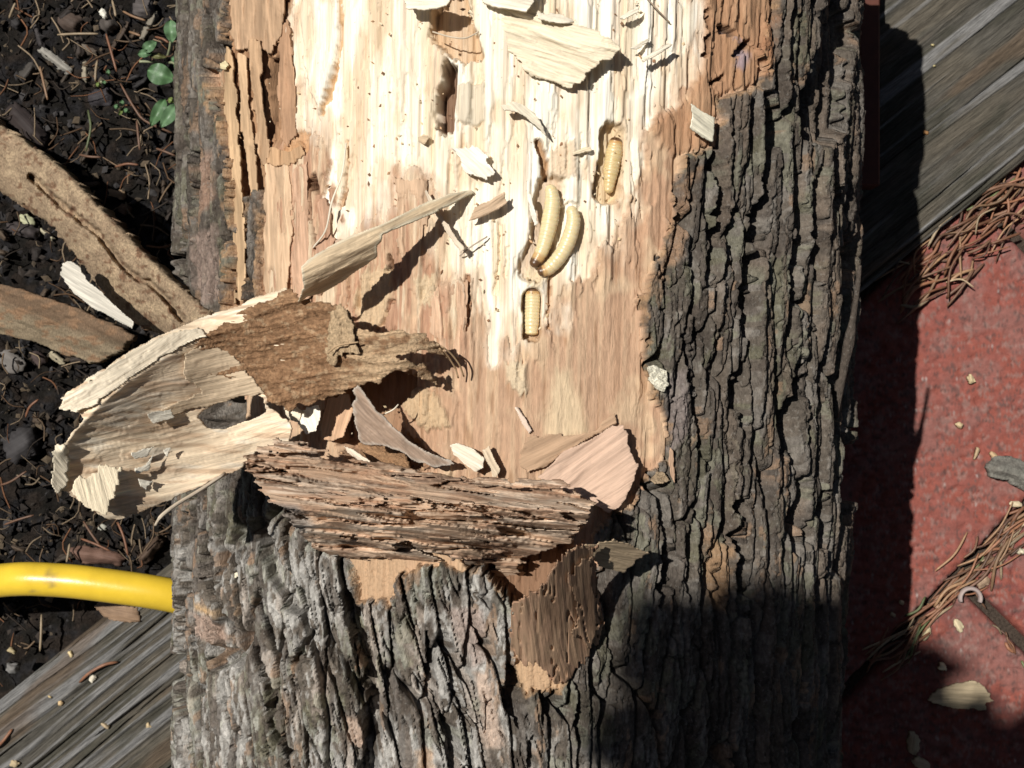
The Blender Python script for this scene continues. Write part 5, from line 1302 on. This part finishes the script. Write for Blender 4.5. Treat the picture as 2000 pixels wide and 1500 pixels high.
for lb, cx, cy, L_, W_, an, c in [
        ('cream crumb on the timber just below the hose shadow', 138, 1278, 14, 9, 1.1, (0.58, 0.46, 0.26)), ('cream crumb left of the curved rust needle', 97, 1361, 11, 7, .5, (0.5, 0.38, 0.2)),
        ('tan crumb under the cream crumb on the timber', 117, 1374, 11, 9, .3, (0.5, 0.36, 0.2)), ('tan flake in the middle of the left timber', 206, 1418, 22, 10, .6, (0.40, 0.31, 0.2)),
        ('cream crumb near the log on the left timber', 289, 1417, 13, 11, 1.3, (0.52, 0.4, 0.24)), ('tan crumb at the bottom left corner', 28, 1491, 19, 15, .4, (0.46, 0.36, 0.22)),
        ('tiny white crumb beside the curved rust needle', 180, 1325, 12, 16, .6, (0.68, 0.62, 0.5)), ('orange crumb on the upper right timber', 1808, 258, 14, 9, .3, (0.42, 0.22, 0.09)),
        ('yellow speck high on the upper right timber', 1822, 88, 8, 6, .2, (0.5, 0.42, 0.22)), ('yellow speck below the other on the upper right timber', 1825, 128, 7, 6, .2, (0.5, 0.42, 0.22))]:
    gchip('wood_crumb', lb, cx, cy, L_, W_, an, 0.012, c, 'crumb', GT, 0.0028)

# ------------------------------------------------------------------ seedlings
def leaf(parent, cx, cy, L, W, ang, z, col, roll=0.3):
    n, m = 12, 7
    u = np.linspace(0, 1, n); v = np.linspace(-1, 1, m)
    U, Vv = np.meshgrid(u, v, indexing='ij')
    half = W / 2 * np.sin(np.pi * np.clip(U, 0.0, 1) ** 0.8) ** 0.75
    a = (U - 0.5) * L; b = Vv * half
    x = cx + a * math.cos(ang) - b * math.sin(ang); y = cy + a * math.sin(ang) + b * math.cos(ang)
    zz = z + 0.006 * np.sin(np.pi * U) * 0.5 - 0.004 * (1 - np.abs(Vv)) * roll + 0.001 * np.sin(U * 14) * np.abs(Vv)
    P = w3(x.ravel(), y.ravel(), zz.ravel()); n0 = len(P)
    q = grid_quads(n, m)
    P2 = P.copy(); P2[:, 2] -= 0.0004
    C = np.tile(np.float32(col), (n0, 1)); C = mixc(C, np.array(col) * 1.7, (1 - ss(0.0, 0.2, np.abs(Vv))).ravel() * 0.6)
    mk('leaf', np.vstack([P, P2]), np.vstack([q, q[:, ::-1] + n0]), np.vstack([C, C]), M_LEAF, parent)
def plant(label, base, leaves, stems):
    e = empty('seedling', tuple(w3(np.float32(base[0]), np.float32(base[1]), -0.01)))
    tag(e, label, 'seedling', 'seedlings on the soil')
    for l in leaves: leaf(e, *l)
    for s_ in stems:
        tube('stem', spline([w3(np.float32(x), np.float32(y), z) for x, y, z in s_], 12), 0.0008, 6, (0.25, 0.27, 0.16), M_LEAF, e)
G1, G2, G3 = (0.085, 0.155, 0.075), (0.06, 0.12, 0.05), (0.13, 0.17, 0.05)
plant('leafy green seedling sprouting beside the upper left of the log', (322, 125),
      [(334, 61, 46, 28, 1.5, .014, G1), (292, 90, 34, 22, -0.6, .012, G1), (283, 104, 30, 16, -0.1, .011, G1), (308, 109, 36, 12, 0.15, .008, (0.1, 0.1, 0.04)), (314, 146, 58, 42, 0.35, .016, G2),
       (350, 131, 30, 20, 1.3, .012, G1), (341, 116, 16, 12, 0.4, .014, G1), (352, 118, 14, 12, 0.2, .013, G1)],
      [[(322, 125, -.005), (330, 100, .006), (334, 78, .012)], [(322, 125, -.005), (300, 121, .006), (272, 120, .008)], [(322, 125, -.005), (336, 122, .006), (350, 130, .011)]])
plant('pair of dusty green leaves low against the log', (330, 235), [(308, 220, 62, 26, 2.05, .012, G2), (330, 226, 58, 28, 2.2, .016, G1), (334, 196, 14, 12, 0.5, .016, G3)], [[(345, 200, -.004), (335, 215, .008), (322, 236, .013)]])
plant('tiny four leaved sprout on bare soil', (237, 214), [(228, 208, 13, 9, 0.3, .006, G1), (238, 201, 12, 9, 1.5, .006, G1), (247, 216, 14, 9, 0.5, .006, G1), (235, 220, 12, 8, 2.2, .006, G3)], [[(237, 214, -.010), (237, 212, -.003), (237, 211, .004)]])
plant('tiny reddish stemmed sprout above the dark slab', (198, 158), [(192, 165, 12, 9, 0.3, .006, G3), (203, 162, 11, 8, 1.5, .006, G1), (211, 142, 14, 8, 1.4, .006, G1)], [[(198, 158, -.010), (198, 158, -.003), (198, 160, .004)]])

# ------------------------------------------------------------------ added unseen leaf mass above the camera, put there to shade the lower right
def shade_caster():
    hgt = 1.55
    ts = np.array(TO_SUN); ts = ts / ts[2]
    def over(px, py, z):
        t = w3(np.float32(px), np.float32(py), z); return t + ts * (hgt - z)
    c = over(1470, 1500, 0.31)
    e = empty('added_shade_caster', tuple(c))
    tag(e, 'added leaf mass overhead out of view shading the lower right of the log', 'tree limb')
    ax = np.array([0.55, -0.83, 0.02]); ax /= np.linalg.norm(ax)
    tube('shade_caster_branch', spline([c + ax * s_ + np.array([0, 0, 0.03 * math.sin(s_ * 5)]) for s_ in np.linspace(0.0, 2.2, 8)], 40), np.linspace(0.012, 0.07, 40), 12, (0.12, 0.10, 0.08), M_FLAPBARK, e)
    r = np.random.default_rng(3); Vs, Fs, Cs = [], [], []; k = 0
    cl = [(c, 0.052, 0.066, 330, 1), (over(2030, 1500, 0.0), 0.045, 0.030, 130, 1), (over(1760, 1530, 0.0), 0.045, 0.022, 90, 1), (c + ax * 0.14, 0.10, 0.07, 250, 1), (c + ax * 0.35, 0.14, 0.14, 300, 1)]
    # added unseen leaf clusters that cut sky light, open towards the sun
    for i in range(26):
        aa = math.radians(-150 + 190 * (i % 13) / 12.0); rr_ = 0.8 if i < 13 else 1.5
        cl.append((np.array([0.25 + rr_ * math.cos(aa), -0.25 + rr_ * math.sin(aa), 1.75 + 0.25 * (i % 3)]), 0.36, 0.36, 330, 3.2))
    for i in range(24):                       # added ring of unseen leaf clusters blocking low sky light
        aa = math.radians(15 * i)
        for zz, rr_ in ((0.75, 1.9), (1.25, 1.9)):
            cl.append((np.array([rr_ * math.cos(aa), rr_ * math.sin(aa), zz]), 0.30, 0.30, 170, 4.2))
    for cc, rx, ry, num, sz in cl:
        for i in range(num):
            a = r.uniform(0, 2 * np.pi); q = math.sqrt(r.uniform(0, 1))
            p = cc + np.array([q * math.cos(a) * rx, q * math.sin(a) * ry, r.uniform(-0.03, 0.05) * sz * sz])
            d = r.normal(size=3); d[2] *= 0.35; d /= np.linalg.norm(d); s_ = np.cross(d, (0, 0, 1)); s_ /= np.linalg.norm(s_); L_ = r.uniform(0.013, 0.022) * sz
            Vs.append(np.array([p - d * L_, p + s_ * L_ * 0.55, p + d * L_, p - s_ * L_ * 0.55])); Fs.append(np.array([(0, 1, 2, 3)]) + 4 * k); k += 1
            Cs.append(np.tile(np.array((0.06, 0.10, 0.035)) * r.uniform(0.7, 1.3), (4, 1)))
    mk('shade_caster_leaves', np.vstack(Vs), np.vstack(Fs), np.vstack(Cs), M_LEAF, e, False)
shade_caster()
